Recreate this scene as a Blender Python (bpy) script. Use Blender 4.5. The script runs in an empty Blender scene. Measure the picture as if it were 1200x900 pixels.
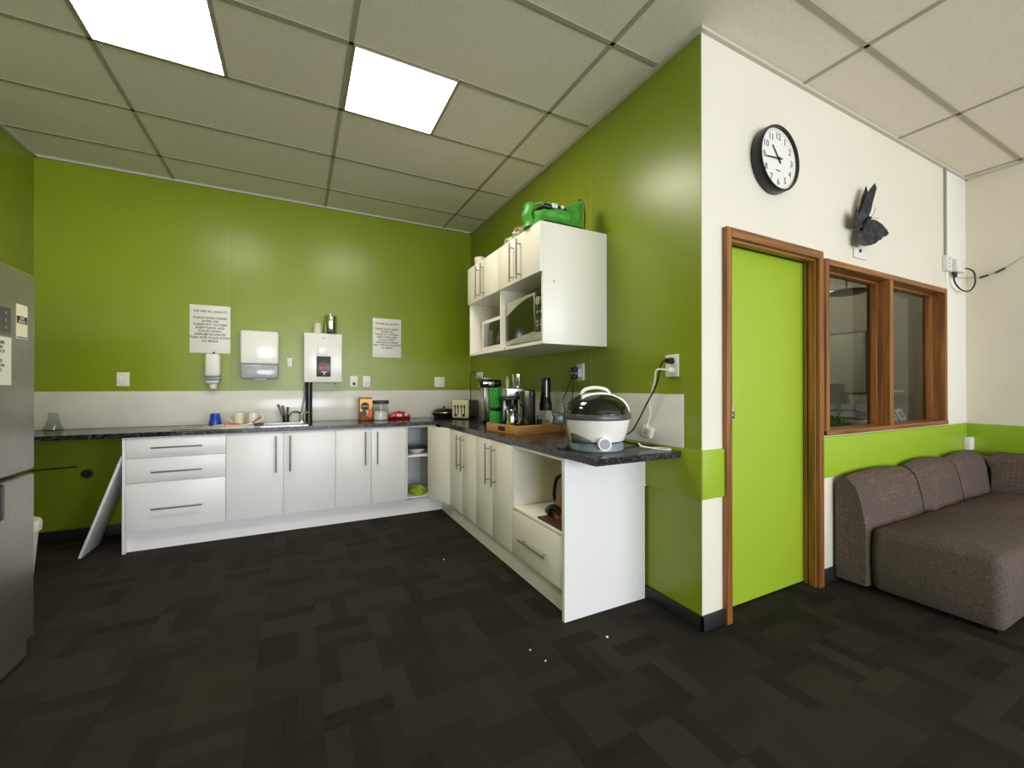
import bpy, bmesh, math, random
from mathutils import Vector, Matrix
random.seed(7)
SC = bpy.context.scene
COL = SC.collection
PI = math.pi
R = math.radians

def lin(h):
    h = h.lstrip('#'); o = []
    for i in (0, 2, 4):
        c = int(h[i:i+2], 16) / 255
        o.append(c / 12.92 if c <= .04045 else ((c + .055) / 1.055) ** 2.4)
    return (*o, 1.0)

# ------------------------------------------------------------------ camera
cam = bpy.data.cameras.new('camera'); camo = bpy.data.objects.new('camera', cam); COL.objects.link(camo)
camo.location = (-1.8398, -4.6492, 1.2421)
camo.rotation_euler = (PI / 2 + .0036, 0, -.473)
cam.sensor_width = 36; cam.lens = 490.456 / 1200 * 36; cam.shift_x = .0008; cam.shift_y = .0014
cam.clip_start = .02
SC.camera = camo

# ------------------------------------------------------------------ light
SC.view_settings.view_transform = 'Standard'; SC.view_settings.look = 'None'
SC.view_settings.gamma = 1; SC.view_settings.use_curve_mapping = False
SC.view_settings.exposure = 0.0
SC.cycles.use_denoising = True
SC.cycles.max_bounces = 10; SC.cycles.diffuse_bounces = 5; SC.cycles.glossy_bounces = 4
SC.cycles.sample_clamp_indirect = 6
W = bpy.data.worlds.new('sky'); SC.world = W; W.use_nodes = True
W.node_tree.nodes['Background'].inputs[0].default_value = (.75, .87, 1, 1)
W.node_tree.nodes['Background'].inputs[1].default_value = 1.2
PANEL_E = 23.0           # ceiling panel emission strength
DAY_W = (235, 182)       # watts of daylight through the two rear windows

def area(name, loc, rot, sx, sy, watt, col):
    l = bpy.data.lights.new(name, 'AREA'); l.shape = 'RECTANGLE'; l.size = sx; l.size_y = sy
    l.energy = watt; l.color = col
    o = bpy.data.objects.new(name, l); COL.objects.link(o); o.location = loc; o.rotation_euler = rot
    return o
ZC = 3.07; XL = -3.69; XR = 3.4; YW = -3.19; YR = -9.0
# daylight entering at the two window openings of the rear wall (aimed into the room)
area('daylight_rear_window', (-1.75, YR - .08, 1.35), (R(90), 0, 0), 2.9, 2.2, DAY_W[0], (.90, .93, 1))
area('office_fill', (2.6, -1.6, 3.0), (0, 0, 0), 1.2, .3, 38, (1, .93, .82))  # unseen fill light added to brighten the dark office
area('daylight_rear_window', (1.75, YR - .08, 1.35), (R(90), 0, 0), 2.7, 2.2, DAY_W[1], (.90, .93, 1))

# ------------------------------------------------------------------ materials
MATS = {}
def mat(name, col, rough=.5, metal=0, coat=0, spec=None, trans=0, emit=None, es=0):
    if name in MATS: return MATS[name]
    m = bpy.data.materials.new(name); m.use_nodes = True
    b = m.node_tree.nodes['Principled BSDF']
    b.inputs['Base Color'].default_value = lin(col) if isinstance(col, str) else col
    b.inputs['Roughness'].default_value = rough; b.inputs['Metallic'].default_value = metal
    if coat: b.inputs['Coat Weight'].default_value = coat; b.inputs['Coat Roughness'].default_value = .08
    if spec is not None: b.inputs['Specular IOR Level'].default_value = spec
    if trans: b.inputs['Transmission Weight'].default_value = trans
    if emit: b.inputs['Emission Color'].default_value = lin(emit); b.inputs['Emission Strength'].default_value = es
    MATS[name] = m
    return m
def nodes(m): return m.node_tree.nodes, m.node_tree.links, m.node_tree.nodes['Principled BSDF']
def N(m, t, **kw):
    n = m.node_tree.nodes.new(t)
    for k, v in kw.items():
        if k in n.inputs: n.inputs[k].default_value = v
        else: setattr(n, k, v)
    return n
def ramp(m, stops):
    r = m.node_tree.nodes.new('ShaderNodeValToRGB'); e = r.color_ramp.elements
    e[0].position, e[0].color = stops[0][0], lin(stops[0][1]); e[1].position, e[1].color = stops[-1][0], lin(stops[-1][1])
    for p, c in stops[1:-1]:
        x = e.new(p); x.color = lin(c)
    return r
def coords(m, scale=(1, 1, 1), rot=(0, 0, 0)):
    t = N(m, 'ShaderNodeTexCoord'); mp = N(m, 'ShaderNodeMapping')
    mp.inputs['Scale'].default_value = scale; mp.inputs['Rotation'].default_value = rot
    m.node_tree.links.new(t.outputs['Object'], mp.inputs['Vector']); return mp
def noisy(name, c1, c2, rough=.5, scale=(20, 20, 20), nscale=1, detail=4, lo=.35, hi=.65, bump=0, **kw):
    if name in MATS: return MATS[name]
    m = mat(name, c1, rough, **kw); n, l, b = nodes(m)
    mp = coords(m, scale); t = N(m, 'ShaderNodeTexNoise'); t.inputs['Scale'].default_value = nscale; t.inputs['Detail'].default_value = detail
    l.new(mp.outputs[0], t.inputs['Vector'])
    r = ramp(m, [(lo, c1), (hi, c2)]); l.new(t.outputs[0], r.inputs[0]); l.new(r.outputs[0], b.inputs['Base Color'])
    if bump:
        bp = N(m, 'ShaderNodeBump'); bp.inputs['Strength'].default_value = bump; bp.inputs['Distance'].default_value = .002
        l.new(t.outputs[0], bp.inputs['Height']); l.new(bp.outputs[0], b.inputs['Normal'])
    return m

GREEN = noisy('green_wall_paint', '#80901a', '#85951c', .3, (1.2, 1.2, 1.2), 1, 3)
LIME = mat('lime_door_paint', '#98b42a', .5)
RAIL = mat('lime_rail_paint', '#94b22a', .42)
WHITEW = noisy('white_wall_paint', '#dfd9c9', '#e2dccc', .55, (2, 2, 2), 1, 4)
GREYW = noisy('grey_wall_paint', '#dad1bd', '#ded6c3', .6, (2, 2, 2), 1, 4)
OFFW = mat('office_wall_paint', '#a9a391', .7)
CAB = mat('white_melamine', '#e6e5e4', .33)
CABW = mat('cream_melamine', '#f0ebde', .33)
CABIN = mat('cabinet_interior', '#cfcfcd', .5)
TILE = noisy('splashback_acrylic', '#d3d0c8', '#dad7cf', .16, (3, 3, 3), 1, 3)
STEEL = mat('brushed_steel', '#b9b7b2', .28, 1)
CHROME = mat('chrome', '#e2e2e2', .08, 1)
DSTEEL = mat('dark_steel', '#5b5854', .25, 1)
HANDLE = mat('handle_steel', '#8e8a84', .3, 1)
BLACK = mat('black_plastic', '#141414', .35)
BLACKG = mat('black_gloss', '#0c0c0d', .08, coat=.4)
BASEB = mat('black_baseboard', '#1b1a1a', .55)
WPLAS = mat('white_plastic', '#e4e1d8', .35)
WGLOSS = mat('white_gloss_enamel', '#eceae4', .18)
GPLAS = mat('grey_plastic', '#8d9196', .35)
PAPER = mat('paper', '#dfdcd2', .35)
INK = mat('ink', '#35302e', .6)
RED = mat('red_plastic', '#b3261e', .4)
ORANGE = mat('orange_red_plastic', '#c4502a', .4)
BLUE = mat('blue_plastic', '#1f3f9c', .3)
CREAM = mat('cream_enamel', '#d9d1b4', .3)
ZINC = mat('t_bar_paint', '#a59e88', .5)
SEAM = mat('panel_joint', '#6f8626', .5)
TRIMW = mat('cornice_paint', '#c2beae', .5)

# ceiling tiles: fissured mineral board
CEIL = noisy('ceiling_tile', '#e2d8c6', '#e8dfce', .75, (60, 60, 60), 1, 6, bump=.15)
# granite-look laminate
def granite():
    m = mat('granite_laminate', '#2a282a', .17); n, l, b = nodes(m)
    mp = coords(m); a = N(m, 'ShaderNodeTexNoise'); a.inputs['Scale'].default_value = 55; a.inputs['Detail'].default_value = 6
    v = N(m, 'ShaderNodeTexVoronoi'); v.inputs['Scale'].default_value = 90
    l.new(mp.outputs[0], a.inputs['Vector']); l.new(mp.outputs[0], v.inputs['Vector'])
    r = ramp(m, [(.40, '#1a191b'), (.55, '#353234'), (.68, '#6e6862')]); l.new(a.outputs[0], r.inputs[0])
    r2 = ramp(m, [(.0, '#8a847c'), (.16, '#232123'), (.5, '#141314')]); l.new(v.outputs['Distance'], r2.inputs[0])
    mx = N(m, 'ShaderNodeMixRGB'); mx.inputs[0].default_value = .35
    l.new(r.outputs[0], mx.inputs[1]); l.new(r2.outputs[0], mx.inputs[2]); l.new(mx.outputs[0], b.inputs['Base Color'])
    return m
GRAN = granite()
def woodmat(name, c1, c2, c3, axis=2, rough=.38, s=1):
    m = mat(name, c1, rough); n, l, b = nodes(m)
    sc = [38 * s] * 3; sc[axis] = 1.6 * s
    mp = coords(m, sc); a = N(m, 'ShaderNodeTexNoise'); a.inputs['Scale'].default_value = 1; a.inputs['Detail'].default_value = 5; a.inputs['Distortion'].default_value = .6
    l.new(mp.outputs[0], a.inputs['Vector'])
    r = ramp(m, [(.3, c1), (.52, c2), (.72, c3)]); l.new(a.outputs[0], r.inputs[0]); l.new(r.outputs[0], b.inputs['Base Color'])
    return m
WOODV = woodmat('rimu_timber_upright', '#6a431f', '#8f5c2e', '#a8723c', 2)
WOODH = woodmat('rimu_timber_crosswise', '#6a431f', '#8f5c2e', '#a8723c', 0)
BAMBOO = woodmat('bamboo', '#9a6a35', '#b8864a', '#c89a5c', 0, .4, 1.5)
def carpet():
    m = mat('carpet_planks', '#2a2622', .95, spec=.15); n, l, b = nodes(m)
    mp = coords(m)
    # 0.5 m tiles, each laid quarter-turned; every tile has a tone of its own and streaky pile
    def math_(op, a, bb=None):
        x = N(m, 'ShaderNodeMath'); x.operation = op
        for i, v in enumerate((a, bb)):
            if v is None: continue
            if isinstance(v, (int, float)): x.inputs[i].default_value = v
            else: l.new(v, x.inputs[i])
        return x.outputs[0]
    s = N(m, 'ShaderNodeSeparateXYZ'); l.new(mp.outputs[0], s.inputs[0])
    fx = math_('FLOOR', math_('MULTIPLY', s.outputs[0], 4)); fy = math_('FLOOR', math_('MULTIPLY', s.outputs[1], 4))
    par = math_('MODULO', math_('ADD', math_('ADD', fx, fy), 200), 2)
    def streak(sx, sy, bx, by):
        q = coords(m, (sx, sy, 1)); t = N(m, 'ShaderNodeTexNoise'); t.inputs['Scale'].default_value = 1; t.inputs['Detail'].default_value = 3
        l.new(q.outputs[0], t.inputs['Vector'])
        cb = N(m, 'ShaderNodeCombineXYZ')
        l.new(math_('FLOOR', math_('MULTIPLY', s.outputs[0], bx)), cb.inputs[0]); l.new(math_('FLOOR', math_('MULTIPLY', s.outputs[1], by)), cb.inputs[1])
        wn = N(m, 'ShaderNodeTexWhiteNoise'); l.new(cb.outputs[0], wn.inputs['Vector'])
        return math_('ADD', math_('MULTIPLY', t.outputs[0], .45), math_('MULTIPLY', wn.outputs['Value'], .55))
    A = streak(90, 6, 12, 4); B = streak(6, 90, 4, 12)
    mx = N(m, 'ShaderNodeMix'); l.new(par, mx.inputs[0]); l.new(A, mx.inputs[2]); l.new(B, mx.inputs[3])
    r = ramp(m, [(.15, '#1f1c17'), (.42, '#2a261f'), (.80, '#322d25')]); l.new(mx.outputs[0], r.inputs[0]); l.new(r.outputs[0], b.inputs['Base Color'])
    f = N(m, 'ShaderNodeTexNoise'); f.inputs['Scale'].default_value = 260; f.inputs['Detail'].default_value = 2
    l.new(mp.outputs[0], f.inputs['Vector'])
    bp = N(m, 'ShaderNodeBump'); bp.inputs['Strength'].default_value = .5; bp.inputs['Distance'].default_value = .004
    l.new(f.outputs[0], bp.inputs['Height']); l.new(bp.outputs[0], b.inputs['Normal'])
    return m
CARPET = carpet()
def fabric(name, pattern):
    m = mat(name, '#4a3f3a', .9, spec=.2); n, l, b = nodes(m)
    mp = coords(m); a = N(m, 'ShaderNodeTexNoise'); a.inputs['Scale'].default_value = 160; a.inputs['Detail'].default_value = 3
    l.new(mp.outputs[0], a.inputs['Vector'])
    r = ramp(m, [(.3, '#463c38'), (.5, '#594e48'), (.7, '#6d6058')]); l.new(a.outputs[0], r.inputs[0])
    w = N(m, 'ShaderNodeTexVoronoi'); w.inputs['Scale'].default_value = 34; w.inputs['Randomness'].default_value = .25
    l.new(mp.outputs[0], w.inputs['Vector'])
    r2 = ramp(m, [(.25, '#ffffff'), (.42, '#000000')]); l.new(w.outputs['Distance'], r2.inputs[0])
    big = N(m, 'ShaderNodeTexNoise'); big.inputs['Scale'].default_value = 5; l.new(mp.outputs[0], big.inputs['Vector'])
    r3 = ramp(m, [(.45, '#000000'), (.55, '#ffffff')]); l.new(big.outputs[0], r3.inputs[0])
    mm = N(m, 'ShaderNodeMath'); mm.operation = 'MULTIPLY'; l.new(r2.outputs[0], mm.inputs[0]); l.new(r3.outputs[0], mm.inputs[1])
    m2 = N(m, 'ShaderNodeMath'); m2.operation = 'MULTIPLY'; l.new(mm.outputs[0], m2.inputs[0]); m2.inputs[1].default_value = pattern
    mx = N(m, 'ShaderNodeMixRGB'); l.new(m2.outputs[0], mx.inputs[0]); l.new(r.outputs[0], mx.inputs[1]); mx.inputs[2].default_value = lin('#7d5c45')
    l.new(mx.outputs[0], b.inputs['Base Color'])
    bp = N(m, 'ShaderNodeBump'); bp.inputs['Strength'].default_value = .4; bp.inputs['Distance'].default_value = .002
    l.new(a.outputs[0], bp.inputs['Height']); l.new(bp.outputs[0], b.inputs['Normal'])
    return m
SOFA = fabric('sofa_weave', .08); SOFAP = fabric('sofa_weave_patterned', .85)
def glass(name, tint, k=.12):
    m = bpy.data.materials.new(name); m.use_nodes = True; nt = m.node_tree; nt.nodes.clear()
    o = nt.nodes.new('ShaderNodeOutputMaterial'); mx = nt.nodes.new('ShaderNodeMixShader')
    t = nt.nodes.new('ShaderNodeBsdfTransparent'); t.inputs[0].default_value = lin(tint)
    g = nt.nodes.new('ShaderNodeBsdfGlossy'); g.inputs['Roughness'].default_value = .02
    f = nt.nodes.new('ShaderNodeFresnel'); f.inputs[0].default_value = 1.4
    ge = nt.nodes.new('ShaderNodeNewGeometry'); mu = nt.nodes.new('ShaderNodeMath'); mu.operation = 'MULTIPLY'; su = nt.nodes.new('ShaderNodeMath'); su.operation = 'SUBTRACT'; su.inputs[0].default_value = 1
    nt.links.new(ge.outputs['Backfacing'], su.inputs[1]); nt.links.new(su.outputs[0], mu.inputs[0]); nt.links.new(f.outputs[0], mu.inputs[1]); nt.links.new(mu.outputs[0], mx.inputs[0]); nt.links.new(t.outputs[0], mx.inputs[1]); nt.links.new(g.outputs[0], mx.inputs[2]); nt.links.new(mx.outputs[0], o.inputs[0])
    return m
GLASS = glass('window_glass', '#d8dcd8'); JARGLASS = glass('jar_glass', '#f4f6f4'); SMOKE = glass('smoked_glass', '#4a4744')
PANELE = mat('lit_diffuser', '#ffffff', .5, emit='#fff6e6', es=PANEL_E)
FRIDGE = noisy('fridge_steel', '#8f8b80', '#97938a', .34, (1, 60, 60), 1, 3, metal=.75)
GREENBAG = noisy('green_nylon', '#3c8f2c', '#55a53c', .45, (14, 14, 14), 1, 3, bump=.2)
GRAPHIC = noisy('green_carton', '#1d7a2c', '#3aa84a', .5, (60, 60, 60), 1, 2)
WING = noisy('butterfly_wing', '#0f1118', '#39435a', .5, (26, 26, 26), 1, 3, lo=.45, hi=.75)
WINGB = noisy('butterfly_wing_underside', '#1a1716', '#4a4038', .6, (9, 9, 40), 1, 3)
CLEARBAG = mat('crumpled_plastic_bag', '#cfc9b4', .3, trans=.2)
DUSTY = mat('lamp_red', '#8e1515', .4, emit='#ff2a1a', es=.12)

# ------------------------------------------------------------------ mesh helpers
class MB:
    def __init__(s): s.bm = bmesh.new()
    def _bev(s, geom, bev, seg=2):
        if bev: bmesh.ops.bevel(s.bm, geom=geom, offset=bev, segments=seg, affect='EDGES', profile=.5)
    def box(s, x0, x1, y0, y1, z0, z1, bev=0, seg=2, mtx=None):
        v = [s.bm.verts.new((x, y, z)) for x in (x0, x1) for y in (y0, y1) for z in (z0, z1)]
        if mtx:
            for q in v: q.co = mtx @ q.co
        F = [(0, 1, 3, 2), (4, 6, 7, 5), (0, 4, 5, 1), (2, 3, 7, 6), (0, 2, 6, 4), (1, 5, 7, 3)]
        fs = [s.bm.faces.new([v[i] for i in f]) for f in F]
        if bev: s._bev(list({e for f in fs for e in f.edges}), bev, seg)
        return s
    def rings(s, rings, cap=True, loop=False):
        vs = [[s.bm.verts.new(p) for p in r] for r in rings]
        n = len(vs[0]); pairs = list(zip(vs, vs[1:])) + ([(vs[-1], vs[0])] if loop else [])
        for a, b in pairs:
            for i in range(n):
                j = (i + 1) % n
                s.bm.faces.new((a[i], a[j], b[j], b[i]))
        if cap and not loop:
            s.bm.faces.new(list(reversed(vs[0]))); s.bm.faces.new(vs[-1])
        return s
    def cyl(s, p0, p1, r0, r1=None, n=20):
        p0, p1 = Vector(p0), Vector(p1); r1 = r0 if r1 is None else r1
        d = (p1 - p0).normalized(); u = d.orthogonal().normalized(); w = d.cross(u)
        rg = [[p + (u * math.cos(2 * PI * k / n) + w * math.sin(2 * PI * k / n)) * r for k in range(n)] for p, r in ((p0, r0), (p1, r1))]
        return s.rings(rg)
    def lathe(s, prof, c=(0, 0, 0), n=28, sx=1, sy=1):
        rg = [[(c[0] + max(r, .0005) * math.cos(2 * PI * k / n) * sx, c[1] + max(r, .0005) * math.sin(2 * PI * k / n) * sy, c[2] + z) for k in range(n)] for r, z in prof]
        return s.rings(rg)
    def tube(s, pts, r, n=8, smooth=True, taper=None):
        P = [Vector(p) for p in pts]
        if smooth and len(P) > 2:
            Q = []
            for i in range(len(P) - 1):
                a = P[max(i - 1, 0)]; b = P[i]; c = P[i + 1]; d = P[min(i + 2, len(P) - 1)]
                for k in range(6):
                    t = k / 6
                    Q.append(.5 * ((2 * b) + (-a + c) * t + (2 * a - 5 * b + 4 * c - d) * t * t + (-a + 3 * b - 3 * c + d) * t ** 3))
            Q.append(P[-1]); P = Q
        rg = []; up = None
        for i, p in enumerate(P):
            d = (P[min(i + 1, len(P) - 1)] - P[max(i - 1, 0)]).normalized()
            if up is None: up = d.orthogonal().normalized()
            up = (up - d * up.dot(d)); up = up.normalized() if up.length > 1e-6 else d.orthogonal().normalized()
            w = d.cross(up); rr = r if taper is None else r * (1 + (taper - 1) * i / (len(P) - 1))
            rg.append([p + (up * math.cos(2 * PI * k / n) + w * math.sin(2 * PI * k / n)) * rr for k in range(n)])
        return s.rings(rg)
    def prism(s, poly, axis, a, b, bev=0):
        def P(u, v, w):
            return {0: (w, u, v), 1: (u, w, v), 2: (u, v, w)}[axis]
        v0 = [s.bm.verts.new(P(u, v, a)) for u, v in poly]; v1 = [s.bm.verts.new(P(u, v, b)) for u, v in poly]
        n = len(poly); fs = []
        for i in range(n):
            j = (i + 1) % n; fs.append(s.bm.faces.new((v0[i], v0[j], v1[j], v1[i])))
        fs.append(s.bm.faces.new(list(reversed(v0)))); fs.append(s.bm.faces.new(v1))
        if bev: s._bev(list({e for f in fs for e in f.edges}), bev)
        return s
    def sph(s, c, r, sx=1, sy=1, sz=1, n=16):
        return s.lathe([(r * math.sin(PI * i / 10), -r * math.cos(PI * i / 10) * sz) for i in range(11)], c, n, sx, sy)
    def move(s, mtx):
        bmesh.ops.transform(s.bm, matrix=mtx, verts=s.bm.verts); return s
    def mesh(s, name, m, smooth=None):
        bmesh.ops.recalc_face_normals(s.bm, faces=s.bm.faces)
        me = bpy.data.meshes.new(name); s.bm.to_mesh(me); s.bm.free()
        me.materials.append(m)
        if smooth is None or smooth:
            for p in me.polygons: p.use_smooth = True
            try: me.set_sharp_from_angle(angle=R(38))
            except Exception: pass
        return me
def tag(o, label=None, cat=None, group=None, kind=None):
    if label: o['label'] = label
    if cat: o['category'] = cat
    if group: o['group'] = group
    if kind: o['kind'] = kind
    return o
def obj(name, mb, m, parent=None, smooth=None):
    o = bpy.data.objects.new(name, mb.mesh(name, m, smooth)); COL.objects.link(o)
    if parent: o.parent = parent
    return o
def struct(name, mb, m, parent=None, label=None):
    o = obj(name, mb, m, parent)
    if parent is None: o['kind'] = 'structure'
    if label: o['label'] = label
    return o
def thing(name, label, cat, loc=(0, 0, 0), rz=0, group=None):
    o = bpy.data.objects.new(name, None); o.empty_display_size = .1; COL.objects.link(o)
    o.location = loc; o.rotation_euler = (0, 0, rz); return tag(o, label, cat, group)
class G:
    """a thing whose parts are given in world coordinates; meshes are stored relative to its base"""
    def __init__(s, name, label, cat, base, group=None):
        s.o = thing(name, label, cat, base, 0, group); s.b = Vector(base)
    def part(s, name, mb, m, parent=None, label=None, smooth=None, kind=None):
        mb.move(Matrix.Translation(-s.b)); o = obj(name, mb, m, parent or s.o, smooth)
        if label: o['label'] = label
        if kind: o['kind'] = kind
        return o
def text_obj(name, lines, size, m, mtx, parent=None, align='CENTER', sx=1, lead=1.0, fat=0):
    c = bpy.data.curves.new(name, 'FONT'); c.body = lines; c.size = size; c.align_x = align; c.extrude = .0004; c.space_line = lead; c.offset = fat
    c.resolution_u = 2
    t = bpy.data.objects.new('tmp', c); COL.objects.link(t)
    bpy.context.view_layer.update()
    me = bpy.data.meshes.new_from_object(t.evaluated_get(bpy.context.evaluated_depsgraph_get()))
    bpy.data.objects.remove(t)
    me.transform(Matrix.Diagonal((sx, 1, 1, 1))); me.transform(mtx); me.materials.clear(); me.materials.append(m); me.name = name
    o = bpy.data.objects.new(name, me); COL.objects.link(o)
    if parent: o.parent = parent
    return o
FACE_Y = Matrix.Rotation(PI / 2, 4, 'X')      # text standing, read when looking along +Y
def T(*p): return Matrix.Translation(p)
def twin(src, loc, rz=None, label=None):
    r = src.copy(); COL.objects.link(r); r.location = loc
    if rz is not None: r.rotation_euler = (0, 0, rz)
    if label: r['label'] = label
    for ch in list(src.children):
        c = ch.copy(); COL.objects.link(c); c.parent = r
        for g in list(ch.children):
            d = g.copy(); COL.objects.link(d); d.parent = c
    return r

# ================================================================== SETTING
struct('floor', MB().box(XL - .1, 6.2, YR - .1, .1, -.1, 0), CARPET)
struct('ceiling', MB().box(XL - .1, 6.2, YR - .1, .1, ZC + .005, ZC + .1), CEIL)
# exposed T-bars of the suspended ceiling
tb = MB()
GY = [-.44, -1.055, -1.69, -2.285, -2.915, -3.525, -4.14, -4.755, -5.37, -5.985, -6.6, -7.215, -7.83, -8.445]
GX = [-2.81, -1.585, -.345, .88, 2.105, 3.33]
for y in GY:
    x1 = 0 if y > YW else XR
    tb.box(XL, x1, y - .012, y + .012, ZC, ZC + .006)
for x in GX:
    tb.box(x - .012, x + .012, YR, 0 if x < 0 else YW, ZC, ZC + .0055)
for x in (-2.215, -.98):
    tb.box(x - .012, x + .012, -2.285, -1.69, ZC, ZC + .0055)
struct('trim_1', tb, ZINC)
tr = MB()
tr.box(XL, 0, -.022, 0, ZC - .012, ZC + .005).box(XL, XL + .022, YR, 0, ZC - .012, ZC + .005).box(-.022, 0, YW, 0, ZC - .012, ZC + .005)
struct('trim_2', tr, TRIMW)
struct('trim_3', MB().box(-.022, XR, YW - .022, YW, ZC - .012, ZC + .005).box(XR - .022, XR, YR, YW, ZC - .012, ZC + .005), TRIMW)

struct('wall_back', MB().box(XL - .1, 0, 0, .1, 0, ZC + .005), GREEN)
struct('wall_left', MB().box(XL - .1, XL, YR, 0, 0, ZC + .005), GREEN)
struct('wall_right', MB().box(0, .08, YW + .003, 0, 0, ZC + .005), GREEN)
ww = MB()
D1 = (.175, 1.06, 2.06)                           # door opening x0, x1, top
W1 = (1.135, 2.935, .955, 2.035)                  # window opening
y0, y1 = YW, YW + .13
ww.box(.002, D1[0], y0, y1, 0, ZC + .005).box(D1[0], D1[1], y0, y1, D1[2], ZC + .005).box(D1[1], W1[0], y0, y1, 0, ZC + .005)
ww.box(W1[0], W1[1], y0, y1, 0, W1[2]).box(W1[0], W1[1], y0, y1, W1[3], ZC + .005).box(W1[1], 4.0, y0, y1, 0, ZC + .005)
struct('wall_front', ww, WHITEW)
struct('wall_side', MB().box(XR, XR + .1, YR, YW, 0, ZC + .005), GREYW)
# rear wall behind the camera with two wide window openings
rw = MB()
for a, b, c, d in ((XL, XR, 0, .25), (XL, XR, 2.45, ZC), (XL, -3.2, .25, 2.45), (-.3, .4, .25, 2.45), (3.1, XR, .25, 2.45)):
    rw.box(a, b, YR - .1, YR, c, d)
struct('wall_rear', rw, WHITEW)
for k, (a, b) in enumerate(((-3.2, -.3), (.4, 3.1))):
    f = MB()
    for q in (a, (a + b) / 2 - .025, b - .05): f.box(q, q + .05, YR - .06, YR, .25, 2.45)
    for q in (.25, 2.40): f.box(a, b, YR - .06, YR, q, q + .05)
    struct('window_%d' % (k + 2), f, DSTEEL)
# seams of the wall lining
struct('trim_4', MB().box(-2.384, -2.380, -.0012, .001, 1.2, ZC).box(-1.163, -1.159, -.0012, .001, 1.2, ZC), SEAM)
struct('trim_5', MB().box(-.0015, .001, -2.287, -2.281, 1.2, ZC), mat('pale_joint', '#8da23a', .4))
# baseboards
struct('baseboard_back', MB().box(XL, -3.0, -.014, 0, 0, .09, .002), BASEB)
struct('baseboard_left', MB().box(XL, XL + .014, YR, -.014, 0, .09, .002), BASEB)
struct('baseboard_right', MB().box(-.014, 0, YW - .014, -2.8, 0, .075, .002), BASEB)
struct('baseboard_front', MB().box(-.014, .158, YW - .014, YW, 0, .075, .002).box(1.078, XR, YW - .014, YW, 0, .09, .002), BASEB)
struct('baseboard_side', MB().box(XR - .014, XR, YR, YW - .014, 0, .09, .002), BASEB)
# raised lime band
struct('trim_6', MB().box(-.012, .158, YW - .014, YW, .668, .918, .003).box(1.078, XR, YW - .014, YW, .668, .925, .003).box(XR - .014, XR, YR, YW - .014, .668, .925, .003), RAIL)
struct('trim_7', MB().box(-.012, 0, YW - .002, -.02, .668, .918, .003), GREEN)
# white chase in the far corner
struct('trim_8', MB().box(2.985, XR, YW - .006, YW, .93, ZC - .012, .002), mat('fresh_white_paint', '#ece8dc', .5))

# office behind the glazed wall
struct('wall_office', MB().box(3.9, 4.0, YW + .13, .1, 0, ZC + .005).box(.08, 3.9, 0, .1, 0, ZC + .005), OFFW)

# door_1
LEAFY = -3.125
fr = MB()
x0, x1, zt = D1
fr.box(.158, .2, YW - .03, YW, 0, 2.085, .004).box(x1 - .03, x1 + .018, YW - .03, YW, 0, 2.085, .004)
fr2 = MB().box(.2, x1 - .03, YW - .03, YW, 2.035, 2.085, .004)
fr.box(x0, .2, YW, YW + .13, 0, 2.035).box(x1 - .03, x1, YW, YW + .13, 0, 2.035)
fr.box(x1 - .042, x1 - .03, YW - .008, YW + .03, 0, 2.035, .002).box(x1 - .036, x1 - .03, YW + .04, YW + .06, 0, 2.035)
fr2.box(.2, x1 - .03, YW, YW + .13, 2.035, 2.06).box(.2, x1 - .042, YW - .008, YW + .03, 2.022, 2.035, .002)
d = struct('door_1', MB().box(.203, x1 - .033, LEAFY, LEAFY + .04, .012, 2.032, .002), LIME, label='lime green flush door in a varnished timber frame')
struct('door_frame', fr, WOODV, d, 'varnished timber side posts'); struct('door_head', fr2, WOODH, d, 'varnished timber head')
struct('door_latch', MB().box(.325, .347, LEAFY - .004, LEAFY, 1.065, 1.135, .001).cyl((.336, LEAFY - .004, 1.1), (.336, LEAFY - .014, 1.1), .007), CHROME, d, 'small silver latch')
# window_1
x0, x1, z0, z1 = W1
GY1 = -3.095
f = MB().box(x0 - .018, x0 + .02, YW - .025, YW + .12, z0 - .018, z1 + .018, .004)
f.box(x1 - .03, x1 + .012, YW - .025, YW + .12, z0 - .018, z1 + .018, .004)
f.box(1.965, 2.02, YW - .02, GY1 + .012, z0, z1, .004).box(1.952, 1.965, GY1 - .04, GY1 + .02, z0, z1, .002).box(x1 - .045, x1 - .03, GY1 - .04, GY1 + .02, z0, z1, .002)
w = struct('window_1', f, WOODV, label='two-light varnished timber window into the dim office')
h = MB().box(x0 + .02, x1 - .03, YW - .025, YW + .12, z1 - .02, z1 + .018, .004).box(x0 + .02, x1 - .03, GY1 - .04, GY1 + .02, z1 - .034, z1 - .02, .002)
struct('window_head', h, WOODH, w); struct('window_sill', MB().box(x0 - .018, x1 + .012, YW - .03, YW + .12, z0 - .02, z0 + .012, .004), WOODH, w)
struct('pane', MB().box(x0 + .02, 1.952, GY1, GY1 + .005, z0 + .012, z1 - .034), GLASS, w); struct('pane', MB().box(2.02, x1 - .045, GY1, GY1 + .005, z0 + .012, z1 - .034), GLASS, w)

# ceiling light panels
def lightpanel(x, y, label):
    g = G('ceiling_light', label, 'light', (x, y, ZC), 'square ceiling light panels')
    f = MB()
    for a, b, c, dd in ((-.295, .295, -.295, -.285), (-.295, .295, .285, .295), (-.295, -.285, -.285, .285), (.285, .295, -.285, .285)):
        f.box(x + a, x + b, y + c, y + dd, ZC - .004, ZC + .0045)
    g.part('frame', f, ZINC); g.part('diffuser', MB().box(x - .285, x + .285, y - .285, y + .285, ZC - .002, ZC + .004), PANELE)
lightpanel(-2.51, -1.99, 'glowing square ceiling panel nearest the left wall')
lightpanel(-1.275, -1.99, 'glowing square ceiling panel nearer the wall cabinet')

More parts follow.
